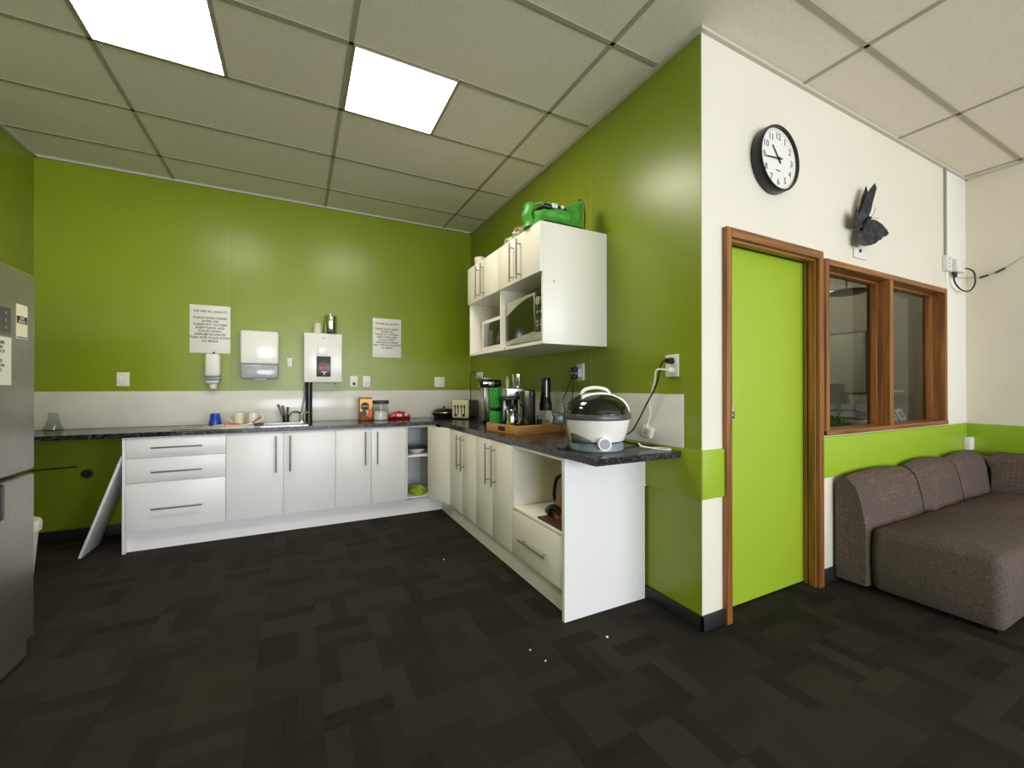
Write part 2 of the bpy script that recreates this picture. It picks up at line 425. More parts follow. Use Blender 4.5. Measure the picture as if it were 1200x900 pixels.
# ================================================================== KITCHEN CABINETS
YF = -.578; XF = -.578; ZT = .862; ZB = .152
def bar(g, parent, p0, p1, out, m=HANDLE, r=.006):
    """bar handle between p0 and p1, standing off by vector out"""
    p0, p1, out = Vector(p0), Vector(p1), Vector(out)
    mb = MB().cyl(p0 + out, p1 + out, r, n=12)
    for t in (.12, .88):
        q = p0.lerp(p1, t); mb.cyl(q, q + out, .004, n=8)
    return g.part('handle', mb, m, parent)
# back run
xs = [-2.992, -2.350, -1.531, -.900, -.595]
g = G('drawer_cabinet', 'white base cabinet with three drawers at the left end of the back run', 'cabinet', (-2.67, -.28, 0))
g.part('side_panel', MB().box(-2.992, -2.974, YF, -.01, 0, ZT, .001), CAB)
g.part('body', MB().box(-2.974, -2.350, YF + .02, -.02, ZB - .015, ZT), CAB)
for z0, z1, zh in ((.708, .856, .782), (.523, .703, .597), (.155, .518, .318)):
    d = g.part('drawer', MB().box(-2.971, -2.353, YF, YF + .018, z0, z1, .0015), CAB)
    bar(g, d, (-2.818, YF, zh), (-2.502, YF, zh), (0, -.034, 0))
def double_v(g, x0, x1, hx, hz=(.522, .827), sink=False):
    mid = (x0 + x1) / 2 if hx is None else hx
    body = MB().box(x0, x1, YF + .02, -.02, ZB - .015, .70 if sink else ZT)
    if sink: body.box(x0, x0 + .016, YF + .02, -.02, .70, ZT).box(x1 - .016, x1, YF + .02, -.02, .70, ZT).box(x0 + .016, x1 - .016, YF + .02, YF + .036, .70, ZT)
    g.part('body', body, CAB)
    for a, b, s in ((x0 + .0015, mid - .0015, -1), (mid + .0015, x1 - .0015, 1)):
        d = g.part('door', MB().box(a, b, YF, YF + .018, ZB + .003, .856, .0015), CAB)
        xx = mid + s * .053
        bar(g, d, (xx, YF, hz[0]), (xx, YF, hz[1]), (0, -.034, 0))
g = G('base_cabinet', 'white two-door base cabinet below the sink', 'cabinet', (-1.94, -.28, 0)); double_v(g, -2.35, -1.531, -1.943, sink=True)
g = G('base_cabinet', 'white two-door base cabinet between sink unit and open shelves', 'cabinet', (-1.2, -.28, 0)); double_v(g, -1.531, -.900, -1.222)
g = G('shelf_cabinet', 'narrow open-fronted white shelf unit near the inner corner of the kitchen', 'shelf', (-.75, -.28, 0))
g.part('body', MB().box(-.900, -.884, YF, -.02, ZB, ZT).box(-.884, -.6, YF + .01, -.02, ZB, ZB + .018).box(-.884, -.6, YF + .01, -.02, ZT - .016, ZT).box(-.884, -.6, -.038, -.02, ZB + .018, ZT - .016).box(-.616, -.6, YF + .02, -.02, ZB, ZT), CABIN)
g.part('shelf', MB().box(-.884, -.616, YF + .012, -.038, .556, .574), CAB)
# corner unit with its door ajar
g = G('corner_cabinet', 'white corner base cabinet with a narrow door standing ajar', 'cabinet', (-.3, -.6, 0))
g.part('body', MB().box(-.56, -.02, -.945, -.595, ZB - .015, ZT), CAB)
a = Vector((-.585, -.947, 0)); b = Vector((-.692, -.60, 0)); u = (b - a).normalized(); nrm = Vector((-u.y, u.x, 0))
L_ = (b - a).length
M_ = Matrix.Translation(a) @ Matrix(((u.x, nrm.x, 0, 0), (u.y, nrm.y, 0, 0), (0, 0, 1, 0), (0, 0, 0, 1)))
g.part('door', MB().box(0, L_, -.018, 0, ZB + .003, .856, .0015, mtx=M_), CABW)
# right run
ys = [-.950, -1.261, -1.572, -1.884, -2.196]
def double_r(g, ya, ym, yb):
    g.part('body', MB().box(XF + .02, -.02, yb, ya, ZB - .015, ZT), CABW)
    for a, b, s in ((ya, ym, 1), (ym, yb, -1)):
        d = g.part('door', MB().box(XF, XF + .018, b + .0015, a - .0015, ZB + .003, .856, .0015), CABW)
        yy = ym + s * .053
        bar(g, d, (XF, yy, .53), (XF, yy, .828), (-.034, 0, 0))
g = G('base_cabinet', 'two-door base cabinet of the right run beside the inner corner', 'cabinet', (-.3, -1.26, 0)); double_r(g, ys[0], ys[1], ys[2])
g = G('base_cabinet', 'two-door base cabinet of the right run beside the open niche', 'cabinet', (-.3, -1.88, 0)); double_r(g, ys[2], ys[3], ys[4])
g = G('niche_cabinet', 'end cabinet of the right run with an open niche above one drawer', 'cabinet', (-.3, -2.5, 0))
nb = MB().box(XF + .02, -.02, -2.788, -2.198, ZB - .015, .442)
nb.box(XF + .002, -.02, -2.214, -2.198, .442, ZT).box(XF + .002, -.02, -2.788, -2.774, .442, ZT).box(XF + .002, -.02, -2.774, -2.214, ZT - .016, ZT).box(-.04, -.02, -2.774, -2.214, .442, ZT - .016)
g.part('body', nb, CABW)
g.part('niche_floor', MB().box(XF + .002, -.04, -2.774, -2.214, .442, .460, .001), CABW)
d = g.part('drawer', MB().box(XF, XF + .018, -2.786, -2.200, ZB + .003, .438, .0015), CABW)
bar(g, d, (XF, -2.34, .285), (XF, -2.65, .285), (-.034, 0, 0))
g.part('end_panel', MB().prism([(XF - .006, 0), (-.016, 0), (-.016, .66), (-.002, .66), (-.002, ZT), (XF - .006, ZT)], 1, -2.812, -2.790), CAB)
# toe kicks
tag(obj('toe_kick', MB().box(-2.974, -.53, -.535, -.52, 0, .137), CAB), 'white recessed kickboard running under the back cabinets', 'kickboard')
tag(obj('toe_kick', MB().box(-.53, -.515, -2.79, -.535, 0, .137), CABW), 'shaded recessed kickboard running under the right-hand cabinets', 'kickboard')

# countertop, one L with the sink cut out
SX0, SX1, SY0, SY1 = -2.12, -1.78, -.47, -.13
c = MB(); z0, z1 = .865, .9; YC = -.592
c.box(XL, SX0, YC, -.012, z0, z1).box(SX1, 0 - .012, YC, -.012, z0, z1).box(SX0, SX1, YC, SY0, z0, z1).box(SX0, SX1, SY1, -.012, z0, z1)
c.box(-.583, -.012, -3.07, YC, z0, z1)
tag(obj('countertop', c, GRAN), 'dark speckled granite-look worktop running around the corner in an L', 'countertop')
tag(obj('splashback', MB().box(XL, -.012, -.011, -.001, .901, 1.205, .002), TILE), 'pale glossy splashback panel along the back wall', 'splashback')
tag(obj('splashback', MB().box(-.011, -.001, -3.082, -.012, .901, 1.203, .002), TILE), 'pale glossy splashback panel on the right wall behind the appliances', 'splashback')

# sink, drainer, tap
g = G('sink', 'stainless steel sink with a drainer set into the worktop', 'sink', (-2.1, -.3, .9))
s = MB().box(-2.72, SX0, -.49, -.11, .9, .904, .001)
for a, b, c_, d_ in ((SX0, SX1 + .03, -.49, SY0), (SX0, SX1 + .03, SY1, -.07), (SX1, SX1 + .03, SY0, SY1)): s.box(a, b, c_, d_, .9, .904)
g.part('rim', s, STEEL)
bw = MB().box(SX0 + .001, SX0 + .006, SY0 + .002, SY1 - .002, .75, .9).box(SX1 - .006, SX1 - .001, SY0 + .002, SY1 - .002, .75, .9).box(SX0 + .006, SX1 - .006, SY0 + .002, SY0 + .006, .75, .9).box(SX0 + .006, SX1 - .006, SY1 - .006, SY1 - .002, .75, .9).box(SX0 + .001, SX1 - .001, SY0 + .002, SY1 - .002, .745, .75)
g.part('basin', bw, STEEL)
dr = MB()
for k in range(8): dr.cyl((-2.68, -.44 + k * .04, .9045), (-2.18, -.44 + k * .04, .9045), .004, n=8)
g.part('drainer_ribs', dr, STEEL)
g = G('mixer_tap', 'chrome kitchen tap with a bent spout beside the black pipe', 'tap', (-1.80, -.085, .9))
g.part('body', MB().lathe([(.024, .004), (.024, .02), (.018, .03), (.018, .075), (.012, .085)], (-1.80, -.09, .9)), CHROME)
g.part('spout', MB().tube([(-1.80, -.09, .965), (-1.83, -.12, 1.0), (-1.88, -.17, 1.0), (-1.90, -.20, .975)], .009, 10), CHROME)
g.part('lever', MB().tube([(-1.80, -.09, .98), (-1.775, -.10, .99), (-1.735, -.12, .995)], .007, 8), CHROME)

# ================================================================== LEFT SIDE
# fridge
FX = -2.92; FY0, FY1 = -2.58, -1.915
g = G('fridge_freezer', 'tall grey steel fridge freezer standing against the left wall', 'fridge', (-3.28, -2.25, 0))
g.part('body', MB().box(-3.66, FX - .065, FY0 + .004, FY1 - .004, .03, 1.745, .006), mat('fridge_side', '#6f6d68', .45, .3))
g.part('fridge_door', MB().box(FX - .06, FX, FY0, FY1, .862, 1.757, .012, 3), FRIDGE)
g.part('freezer_door', MB().box(FX - .06, FX, FY0, FY1, .098, .848, .012, 3), FRIDGE)
g.part('kick_plate', MB().box(FX - .09, FX - .02, FY0 + .01, FY1 - .01, .012, .088, .004), mat('kick_grey', '#77756c', .4, .5))
g.part('handle', MB().box(FX, FX + .028, FY0 + .27, FY0 + .31, .90, 1.28, .008), BLACK)
g.part('handle', MB().box(FX, FX + .022, -2.235, -2.185, .70, .846, .008), BLACK)
g.part('control_panel', MB().box(FX, FX + .003, -2.30, -2.105, 1.462, 1.58, .001), mat('panel_grey', '#6f6b60', .35))
k = g.part('display', MB().box(FX + .003, FX + .005, -2.29, -2.118, 1.47, 1.572), mat('display_dark', '#3d3a35', .3))
for zz in (1.49, 1.52, 1.55):
    for yy in (-2.15, -2.2): g.part('button', MB().cyl((FX + .005, yy, zz), (FX + .0065, yy, zz), .005, n=12), GPLAS, k)
st = G('energy_sticker', 'small pale sticker with a black band on the upper fridge door', 'sticker', (FX + .001, -2.02, 1.53))
st.part('paper', MB().box(FX + .0005, FX + .0015, -2.07, -1.985, 1.452, 1.603), mat('sticker_cream', '#e6dfc2', .5))
st.part('black_band', MB().box(FX + .0015, FX + .002, -2.066, -1.989, 1.52, 1.552), INK)
st.part('blue_band', MB().box(FX + .0015, FX + .002, -2.066, -1.989, 1.455, 1.463), mat('sky_blue', '#5c94b4', .5))
TX = Matrix.Rotation(PI / 2, 4, 'Z') @ FACE_Y      # text on a face looking along +X
def rel(o, M): return Matrix.Translation(-o.b) @ M
text_obj('lettering', 'SAVE\nENERGY', .014, WPLAS, rel(st, T(FX + .0022, -2.028, 1.538) @ TX), st.o)
nt = G('paper_notice', 'white paper notice stuck on the upper fridge door below the display', 'notice', (FX + .001, -2.2, 1.35))
nt.part('paper', MB().box(FX + .0005, FX + .0015, -2.31, -2.104, 1.25, 1.45), PAPER)
text_obj('lettering', 'PLEASE LABEL\nALL FOOD\nAND DATE IT\n\nFRIDGE IS\nEMPTIED ON\nFRIDAYS', .019, INK, rel(nt, T(FX + .002, -2.207, 1.42) @ TX), nt.o)
# bin behind the fridge
g = G('waste_bin', 'white tapered plastic bin half hidden behind the fridge', 'bin', (-3.40, -1.02, 0))
g.part('body', MB().lathe([(.105, 0), (.108, .005), (.135, .35), (.132, .352), (.12, .36)], (-3.40, -1.02, 0), 32), WPLAS)
g.part('rim', MB().lathe([(.138, .352), (.148, .356), (.150, .40), (.144, .418), (.12, .424), (.02, .426)], (-3.40, -1.02, 0), 32), WPLAS)
# loose door leaning on the cabinet side
g = G('loose_cabinet_door', 'loose white door panel leaning against the end of the drawer cabinet', 'panel', (-3.19, -.4, 0))
hgt = .76; ang = math.asin(.235 / hgt)
M_ = T(-3.247, 0, .003) @ Matrix.Rotation(ang, 4, 'Y')
lp = g.part('panel', MB().box(0, .018, -.53, -.215, 0, hgt, .0015, mtx=M_), CAB)
g.part('hinge', MB().box(-.012, .0, -.50, -.465, .66, .70, .003, mtx=M_), CHROME, label='silver concealed hinge'); g.part('hinge', MB().box(-.012, .0, -.50, -.465, .08, .12, .003, mtx=M_), CHROME, label='silver concealed hinge')
# waste pipe stub on the wall under the worktop
g = G('pipe_stub', 'dark round pipe stub on the green wall under the worktop', 'pipe', (-3.37, -.01, .53))
g.part('flange', MB().cyl((-3.37, 0, .53), (-3.37, -.012, .53), .038), mat('dark_green_paint', '#3c4716', .5)); g.part('pipe', MB().cyl((-3.37, -.012, .53), (-3.37, -.05, .53), .024), BASEB)
tag(obj('water_pipe', MB().tube([(XL + .01, -.03, .585), (-3.5, -.03, .592), (-3.42, -.03, .595)], .006), mat('dark_green_paint', '#4c5a20')), 'thin green painted pipe low on the wall beside the fridge', 'pipe')

# ================================================================== BACK WALL FITTINGS
def sign(x0, x1, z0, z1, label, lines, fs):
    g = G('wall_notice', label, 'notice', ((x0 + x1) / 2, -.001, z0))
    g.part('sheet', MB().box(x0, x1, -.003, -.001, z0, z1, .0008), PAPER)
    n = lines.count('\n') + 1
    text_obj('lettering', lines, fs, INK, rel(g, T((x0 + x1) / 2, -.0036, z1 - .065) @ FACE_Y), g.o, sx=.92, lead=1.05, fat=.0005)
    for xx in (x0, x1 - .04): g.part('tape', MB().box(xx, xx + .04, -.0036, -.003, z1 - .03, z1), mat('clear_tape', '#e9e7da', .15))
TXT = 'WE ARE ALL ADULTS\n\nPLEASE WASH DISHES\nAFTER USE.\nPLEASE PUT OUTSIDE\nEVERYTHING AND\nPLACES AWAY.\nWIPE MICROWAVES\nTHEN WIPE PLACE DOWN\nNO MAIDS.'
sign(-2.697, -2.391, 1.55, 1.985, 'larger printed notice on the green wall above the soap dispenser', TXT, .0285)
sign(-1.122, -.822, 1.56, 1.98, 'creased printed notice on the green wall right of the water heater', TXT, .0275)
g = G('soap_dispenser', 'white and grey pump dispenser fixed below the larger notice', 'dispenser', (-2.515, 0, 1.24))
g.part('body', MB().box(-2.572, -2.458, -.10, -.001, 1.335, 1.54, .022, 3), WPLAS)
g.part('window', MB().box(-2.574, -2.456, -.102, -.001, 1.305, 1.333, .004), mat('smoke_grey', '#84888c', .2))
g.part('base', MB().prism([(-2.572, 1.303), (-2.458, 1.303), (-2.48, 1.272), (-2.55, 1.272)], 1, -.095, -.001, .004), mat('pale_grey', '#b9bcc0', .3))
g.part('nozzle', MB().lathe([(.018, 1.222), (.03, 1.23), (.032, 1.27)], (-2.515, -.05, 0)), WPLAS)
g.part('key_slot', MB().cyl((-2.515, -.02, 1.54), (-2.515, -.02, 1.56), .009), BLACK)
g = G('towel_dispenser', 'large white and translucent grey paper towel dispenser on the back wall', 'dispenser', (-2.15, 0, 1.3))
g.part('cover', MB().box(-2.304, -1.995, -.12, -.001, 1.455, 1.765, .02, 3), WGLOSS)
g.part('window', MB().box(-2.302, -1.997, -.118, -.001, 1.318, 1.453, .02, 3), mat('translucent_grey', '#a9acb0', .15, coat=.3))
g.part('paper', MB().box(-2.20, -2.10, -.09, -.03, 1.305, 1.325, .003), PAPER)
g = G('water_heater', 'white boxy wall-mounted water heater with a dark control panel', 'heater', (-1.61, 0, 1.29))
g.part('body', MB().box(-1.781, -1.435, -.12, -.001, 1.288, 1.772, .008, 3), WGLOSS)
g.part('recess', MB().box(-1.668, -1.57, -.124, -.12, 1.55, 1.70, .002), WGLOSS)
pn = g.part('control_panel', MB().box(-1.670, -1.541, -.126, -.119, 1.343, 1.545, .003), mat('panel_dark', '#3a3c40', .25))
g.part('indicator', MB().box(-1.63, -1.59, -.128, -.126, 1.44, 1.475, .001), DUSTY, pn, 'small red lit indicator'); g.part('indicator', MB().box(-1.63, -1.585, -.128, -.126, 1.40, 1.425, .001), DUSTY, pn, 'small red lit indicator')
g.part('tap_lever', MB().box(-1.625, -1.575, -.135, -.126, 1.385, 1.392, .001).cyl((-1.60, -.13, 1.385), (-1.60, -.13, 1.36), .006), WPLAS, pn)
g.part('logo', MB().prism([(-1.62, 1.73), (-1.595, 1.73), (-1.6075, 1.715)], 1, -.1215, -.12), GPLAS)
g.part('outlet_pipe', MB().cyl((-1.48, -.06, 1.288), (-1.48, -.06, 1.262), .006), STEEL)
text_obj('lettering', 'BOILING WATER', .012, RED, rel(g, T(-1.605, -.1215, 1.315) @ FACE_Y), g.o)
tag(obj('drain_pipe', MB().cyl((-1.735, -.06, .9), (-1.735, -.06, 1.288), .031), BLACK), 'thick black pipe from the worktop up to the water heater', 'pipe')
tag(obj('hose', MB().tube([(-1.80, -.045, .905), (-1.795, -.045, 1.02), (-1.775, -.04, 1.15), (-1.772, -.04, 1.285)], .008), GPLAS), 'thin grey braided hose rising beside the thick black pipe', 'hose')
g = G('paper_cup', 'small cream ribbed cup standing upside down on the water heater', 'cup', (-1.66, -.08, 1.772))
g.part('cup', MB().lathe([(.04, 0), (.04, .008), (.031, .098), (.025, .102)], (-1.66, -.08, 1.772)), CREAM)
g = G('steel_canister', 'shiny lidded steel canister on top of the water heater', 'canister', (-1.54, -.075, 1.772))
g.part('body', MB().lathe([(.058, 0), (.06, .004), (.06, .15)], (-1.54, -.075, 1.772), 36), CHROME)
g.part('lid', MB().lathe([(.062, .15), (.062, .175), (.05, .186), (.012, .188), (.01, .20), (.002, .202)], (-1.54, -.075, 1.772), 36), CHROME)
def plate(name, x0, x1, z0, z1, label, kind, cat='socket'):
    g = G(name, label, cat, ((x0 + x1) / 2, 0, z0)); g.part('plate', MB().box(x0, x1, -.010, -.0005, z0, z1, .003), WPLAS)
    cx, cz = (x0 + x1) / 2, (z0 + z1) / 2
    if kind == 'socket':
        g.part('slots', MB().box(cx - .014, cx - .010, -.011, -.009, cz - .02, cz - .004).box(cx + .010, cx + .014, -.011, -.009, cz - .02, cz - .004).box(cx - .002, cx + .002, -.011, -.009, cz - .036, cz - .024), INK)
        g.part('rocker', MB().box(cx - .009, cx + .009, -.014, -.009, cz + .02, cz + .04, .002), WPLAS)
    elif kind == 'switch':
        for s in ((0,) if x1 - x0 < .06 else (-.018, .018)):
            g.part('rocker', MB().box(cx + s - .009, cx + s + .009, -.014, -.009, cz - .012, cz + .02, .002), WPLAS)
    return g
plate('light_switch', -3.19, -3.107, 1.247, 1.366, 'white double switch plate on the wall above the empty left bay', 'switch', 'switch')
plate('light_switch', -1.925, -1.884, 1.437, 1.527, 'tiny narrow switch between towel dispenser and water heater', 'switch', 'switch')
g = plate('power_socket', -1.349, -1.272, 1.24, 1.356, 'white socket plate nearer the water heater, with a dark plug hole', 'socket')
g.part('plug_top', MB().cyl((-1.31, -.012, 1.275), (-1.31, -.02, 1.275), .014), INK)
plate('power_socket', -1.222, -1.145, 1.24, 1.358, 'white socket plate below the creased notice', 'socket')
plate('blank_plate', -.445, -.326, 1.24, 1.355, 'square blank white plate on the back wall near the corner', 'blank', 'wall plate')

# ================================================================== THINGS ON THE BACK COUNTER
def at(x, y): return (x, y, .9)
g = G('glass_jug', 'clear flared glass at the left end of the worktop', 'glass', at(-3.54, -.09))
g.part('bowl', MB().lathe([(.06, 0), (.062, .006), (.05, .03), (.034, .08), (.028, .14), (.026, .14), (.031, .08), (.046, .032), (.055, .01), (.01, .008)], at(-3.54, -.09), 32), JARGLASS)
g = G('blue_tumbler', 'blue plastic tumbler upside down on the drainer', 'cup', (-2.475, -.22, .908))
g.part('cup', MB().lathe([(.046, 0), (.047, .006), (.045, .03), (.034, .098), (.03, .104), (.004, .104)], (-2.475, -.22, .908)), BLUE)
def mug(x, y, label, sgn, m):
    g = G('mug', label, 'mug', (x, y, .908))
    g.part('cup', MB().lathe([(.036, 0), (.04, .003), (.043, .1), (.0405, .1), (.036, .008), (.002, .006)], (x, y, .908)), m)
    g.part('handle', MB().tube([(x + sgn * .038, y, .988), (x + sgn * .07, y, .985), (x + sgn * .078, y, .958), (x + sgn * .062, y, .933), (x + sgn * .037, y, .928)], .006), m)
mug(-2.305, -.18, 'cream mug on the drainer with its handle to the left', -1, CREAM)
mug(-2.195, -.15, 'paler mug on the drainer with its handle to the right', 1, WPLAS)
def brush(x, y, rz, label, L=.1):
    g = thing('spatula', label, 'utensil', (x, y, .914), rz)
    obj('handle', MB().box(-.02, L, -.007, .007, 0, .012, .004), ORANGE, g); obj('blade', MB().box(-.09, -.02, -.014, .014, .003, .006, .001), WPLAS, g)
brush(-2.38, -.34, R(12), 'orange handled utensil lying in front of the cream mug')
g = thing('scrubbing_brush', 'orange handled brush leaning up towards the paler mug', 'brush', (-2.19, -.30, .915), R(20))
m_ = Matrix.Rotation(R(-38), 4, 'Y')
obj('handle', MB().box(0, .085, -.009, .009, 0, .014, .004, mtx=m_), ORANGE, g); obj('bristles', MB().box(-.04, 0, -.012, .012, -.005, .012, .003), WPLAS, g)
g = thing('teaspoon', 'thin steel spoon at the left end of the drainer', 'spoon', (-2.60, -.34, .911), R(35))
obj('handle', MB().box(-.08, .03, -.004, .004, 0, .003, .001), STEEL, g); obj('bowl', MB().sph((.045, 0, .003), .018, 1.3, .8, .3), STEEL, g)
tag(obj('sink_plug', MB().lathe([(.035, 0), (.04, .004), (.038, .014), (.012, .018), (.012, .026)], (-2.06, -.40, .751)), BLACK), 'black rubber plug lying in the sink', 'plug')
g = G('scourer', 'flat dark scourer on the sink edge in front of the mugs', 'scourer', (-2.13, -.40, .908)); g.part('pad', MB().box(-2.17, -2.10, -.43, -.37, .908, .926, .006), BLACK)
# cutlery drainer with dark utensils
g = G('cutlery_cup', 'dark cutlery holder behind the sink', 'holder', (-1.935, -.075, .9))
g.part('cup', MB().lathe([(.028, 0), (.032, .07), (.029, .07), (.025, .006), (.002, .005)], (-1.935, -.075, .904), 24), DSTEEL)
for k, (dx, dz, lab) in enumerate(((-.055, .165, 'black handled knife leaning left in the cutlery holder'), (-.028, .15, 'dark handled spatula in the middle of the cutlery holder'), (.006, .135, 'short dark handled fork at the right of the cutlery holder'))):
    g = G('utensil', lab, 'utensil', (-1.935 + k * .012 - .012, -.075, .912))
    p0 = Vector((-1.935 + k * .012 - .012, -.075, .912)); p1 = p0 + Vector((dx, .0, dz)); pm = p0.lerp(p1, .42)
    g.part('blade', MB().cyl(p0, pm, .004, n=8), STEEL); g.part('handle', MB().cyl(pm, p1, .009, .011, n=10), DSTEEL)
# coffee tin
g = G('coffee_tin', 'tall brown and gold coffee tin on the back worktop', 'tin', at(-1.215, -.15))
g.part('body', MB().box(-1.278, -1.152, -.21, -.09, .9, 1.128, .012, 3), mat('coffee_brown', '#8a4a1e', .35))
gold = mat('gold_print', '#cf9a3a', .3, .2)
lb = g.part('label_swirl', MB().prism([(-1.275, 1.12), (-1.155, 1.12), (-1.155, 1.05), (-1.18, 1.0), (-1.2, .96), (-1.22, .95), (-1.24, .96), (-1.275, 1.0)], 1, -.2115, -.2100), gold)
g.part('emblem', MB().cyl((-1.228, -.2115, 1.045), (-1.228, -.2125, 1.045), .042, n=28), INK, lb)
g.part('mug_picture', MB().cyl((-1.24, -.2115, .975), (-1.24, -.2125, .975), .030, n=20), mat('dark_brown', '#3a1d10', .4), lb)
g.part('orange_panel', MB().box(-1.20, -1.156, -.2118, -.2112, .935, 1.02), ORANGE, lb)
text_obj('lettering', 'NESCAFE', .019, PAPER, rel(g, T(-1.228, -.2130, 1.040) @ FACE_Y), lb)
g.part('lid', MB().box(-1.275, -1.155, -.207, -.093, 1.128, 1.137, .004), gold)
g = G('glass_jar', 'clear jar of white sugar with a dark lid beside the coffee tin', 'jar', at(-1.065, -.15))
g.part('glass', MB().lathe([(.074, 0), (.08, .006), (.08, .165), (.076, .168)], at(-1.065, -.15), 36), JARGLASS)
g.part('sugar', MB().lathe([(.074, .005), (.075, .03), (.074, .085), (.04, .096), (.002, .094)], at(-1.065, -.15), 36), mat('sugar', '#e6e2d6', .8))
g.part('lid', MB().lathe([(.083, .166), (.085, .17), (.085, .197), (.08, .203), (.002, .203)], at(-1.065, -.15), 36), mat('dark_lid', '#3d4046', .35))
# red snack packet
g = G('snack_packet', 'crumpled shiny red packet lying on the back worktop', 'packet', at(-.87, -.13))
rg = []
rr = random.Random(3)
for i in range(11):
    t = i / 10; x = -.975 + .215 * t; hh = .038 * math.sin(PI * min(max(t, .06), .94)) ** .4 + .004
    rg.append([(x + rr.uniform(-.003, .003), -.13 + .045 * math.cos(a) * (1 + rr.uniform(-.1, .1)), .9 + hh + .001 + hh * math.sin(a) * (1 + rr.uniform(-.12, .06) * (math.sin(a) > 0))) for a in [2 * PI * k / 14 for k in range(14)]])
pk = g.part('wrapper', MB().rings(rg), noisy('red_wrapper', '#a81420', '#c93038', .25, (20, 20, 20), 1, 2))
g.part('print', MB().box(-.90, -.85, -.178, -.174, .93, .955, .001).box(-.82, -.79, -.178, -.174, .935, .96, .001), PAPER, pk, 'white printed patches')
g = G('wooden_spatula', 'pale wooden stirrer lying beside the coffee tin', 'utensil', at(-1.34, -.25)); g.part('blade', MB().box(-1.39, -1.30, -.262, -.244, .9, .905, .001), BAMBOO)
# black lidded pan in the corner
g = G('frying_pan', 'black lidded pan in the corner of the worktop', 'pan', at(-.39, -.19))
g.part('pan', MB().lathe([(.105, 0), (.11, .004), (.135, .06), (.132, .063)], at(-.39, -.19), 36), BLACK)
g.part('lid', MB().lathe([(.136, .063), (.136, .07), (.115, .092), (.07, .108), (.002, .113)], at(-.39, -.19), 36), BLACKG)
g.part('rim', MB().lathe([(.137, .06), (.1385, .066), (.137, .07), (.13, .07)], at(-.39, -.19), 36), STEEL)
g.part('lid_knob', MB().lathe([(.012, .112), (.012, .122), (.018, .126), (.002, .131)], at(-.39, -.19)), BLACK)

# ================================================================== RIGHT RUN APPLIANCES
# toaster
g = thing('toaster', 'cream four-slice toaster turned askew beside the black pan', 'toaster', at(-.20, -.37), R(-47))
# local: control face looks along -Y, long dark side along +X
obj('end_cap', MB().box(-.095, .095, -.15, -.115, .012, .205, .012, 3), CREAM, g)
obj('housing', MB().box(-.092, .092, -.118, .14, .012, .20, .014, 3), DSTEEL, g)
for s in (-.055, -.02, .02, .055):
    lv = obj('lever', MB().box(s - .004, s + .004, -.153, -.149, .05, .155), BLACK, g); obj('lever_knob', MB().box(s - .011, s + .011, -.168, -.152, .128, .142, .004), BLACK, lv)
for s in (-.045, .045): obj('dial', MB().cyl((s, -.15, .045), (s, -.165, .045), .013), BLACK, g)
for q_ in (-.07, -.02, .035): obj('bread_slot', MB().box(q_, q_ + .03, -.1, .12, .199, .2015), BLACK, g)
obj('feet', MB().box(-.08, .08, -.13, .12, 0, .012), BLACK, g)
# tall coffee machine
g = thing('coffee_machine', 'tall steel and black coffee machine behind the green carton', 'coffee machine', at(-.165, -.93), R(-8))
obj('column', MB().box(-.085, -.02, -.05, .06, .02, .345, .012, 3), STEEL, g)
obj('drip_tray', MB().box(-.09, .10, -.075, .075, 0, .03, .008), BLACK, g)
obj('head', MB().box(-.115, .10, -.07, .075, .335, .415, .03, 4), BLACKG, g)
obj('chrome_band', MB().box(-.09, .02, -.076, -.068, .352, .40, .004), CHROME, g)
obj('spout', MB().cyl((.05, 0, .335), (.05, 0, .29), .014), BLACK, g)
obj('cup_rail', MB().box(-.08, .02, -.05, .05, .414, .432, .006), STEEL, g)
cord_owner = g
# wooden tray
tray = thing('wooden_tray', 'bamboo tray carrying small appliances on the right worktop', 'tray', at(-.27, -1.81), R(9))
obj('base', MB().box(-.208, .208, -.19, .19, 0, .012, .002), BAMBOO, tray)
obj('side', MB().box(-.218, .218, -.205, -.19, 0, .066, .003), BAMBOO, tray); obj('side', MB().box(-.218, .218, .19, .205, 0, .066, .003), BAMBOO, tray)
for s in (-1, 1): obj('end', MB().box(s * .218 - (.0 if s < 0 else .012), s * .218 + (.012 if s < 0 else 0), -.19, .19, 0, .066, .003), BAMBOO, tray)
obj('hand_hole', MB().box(-.2195, -.217, -.045, .045, .018, .05, .001), mat('hole_dark', '#2a2018', .7), tray, )
ZT2 = .913
# green carton
g = thing('green_carton', 'upright green printed carton at the left end of the tray', 'carton', (-.445, -1.665, ZT2), R(9))
obj('lower_box', MB().box(-.038, .036, -.04, .04, 0, .142, .002), GRAPHIC, g); obj('shadow_band', MB().box(-.037, .035, -.039, .039, .142, .168, .001), BLACK, g)  # black band stands in for the shadow of the espresso machine's handle
obj('upper_box', MB().box(-.038, .036, -.04, .04, .168, .32, .002), GRAPHIC, g)
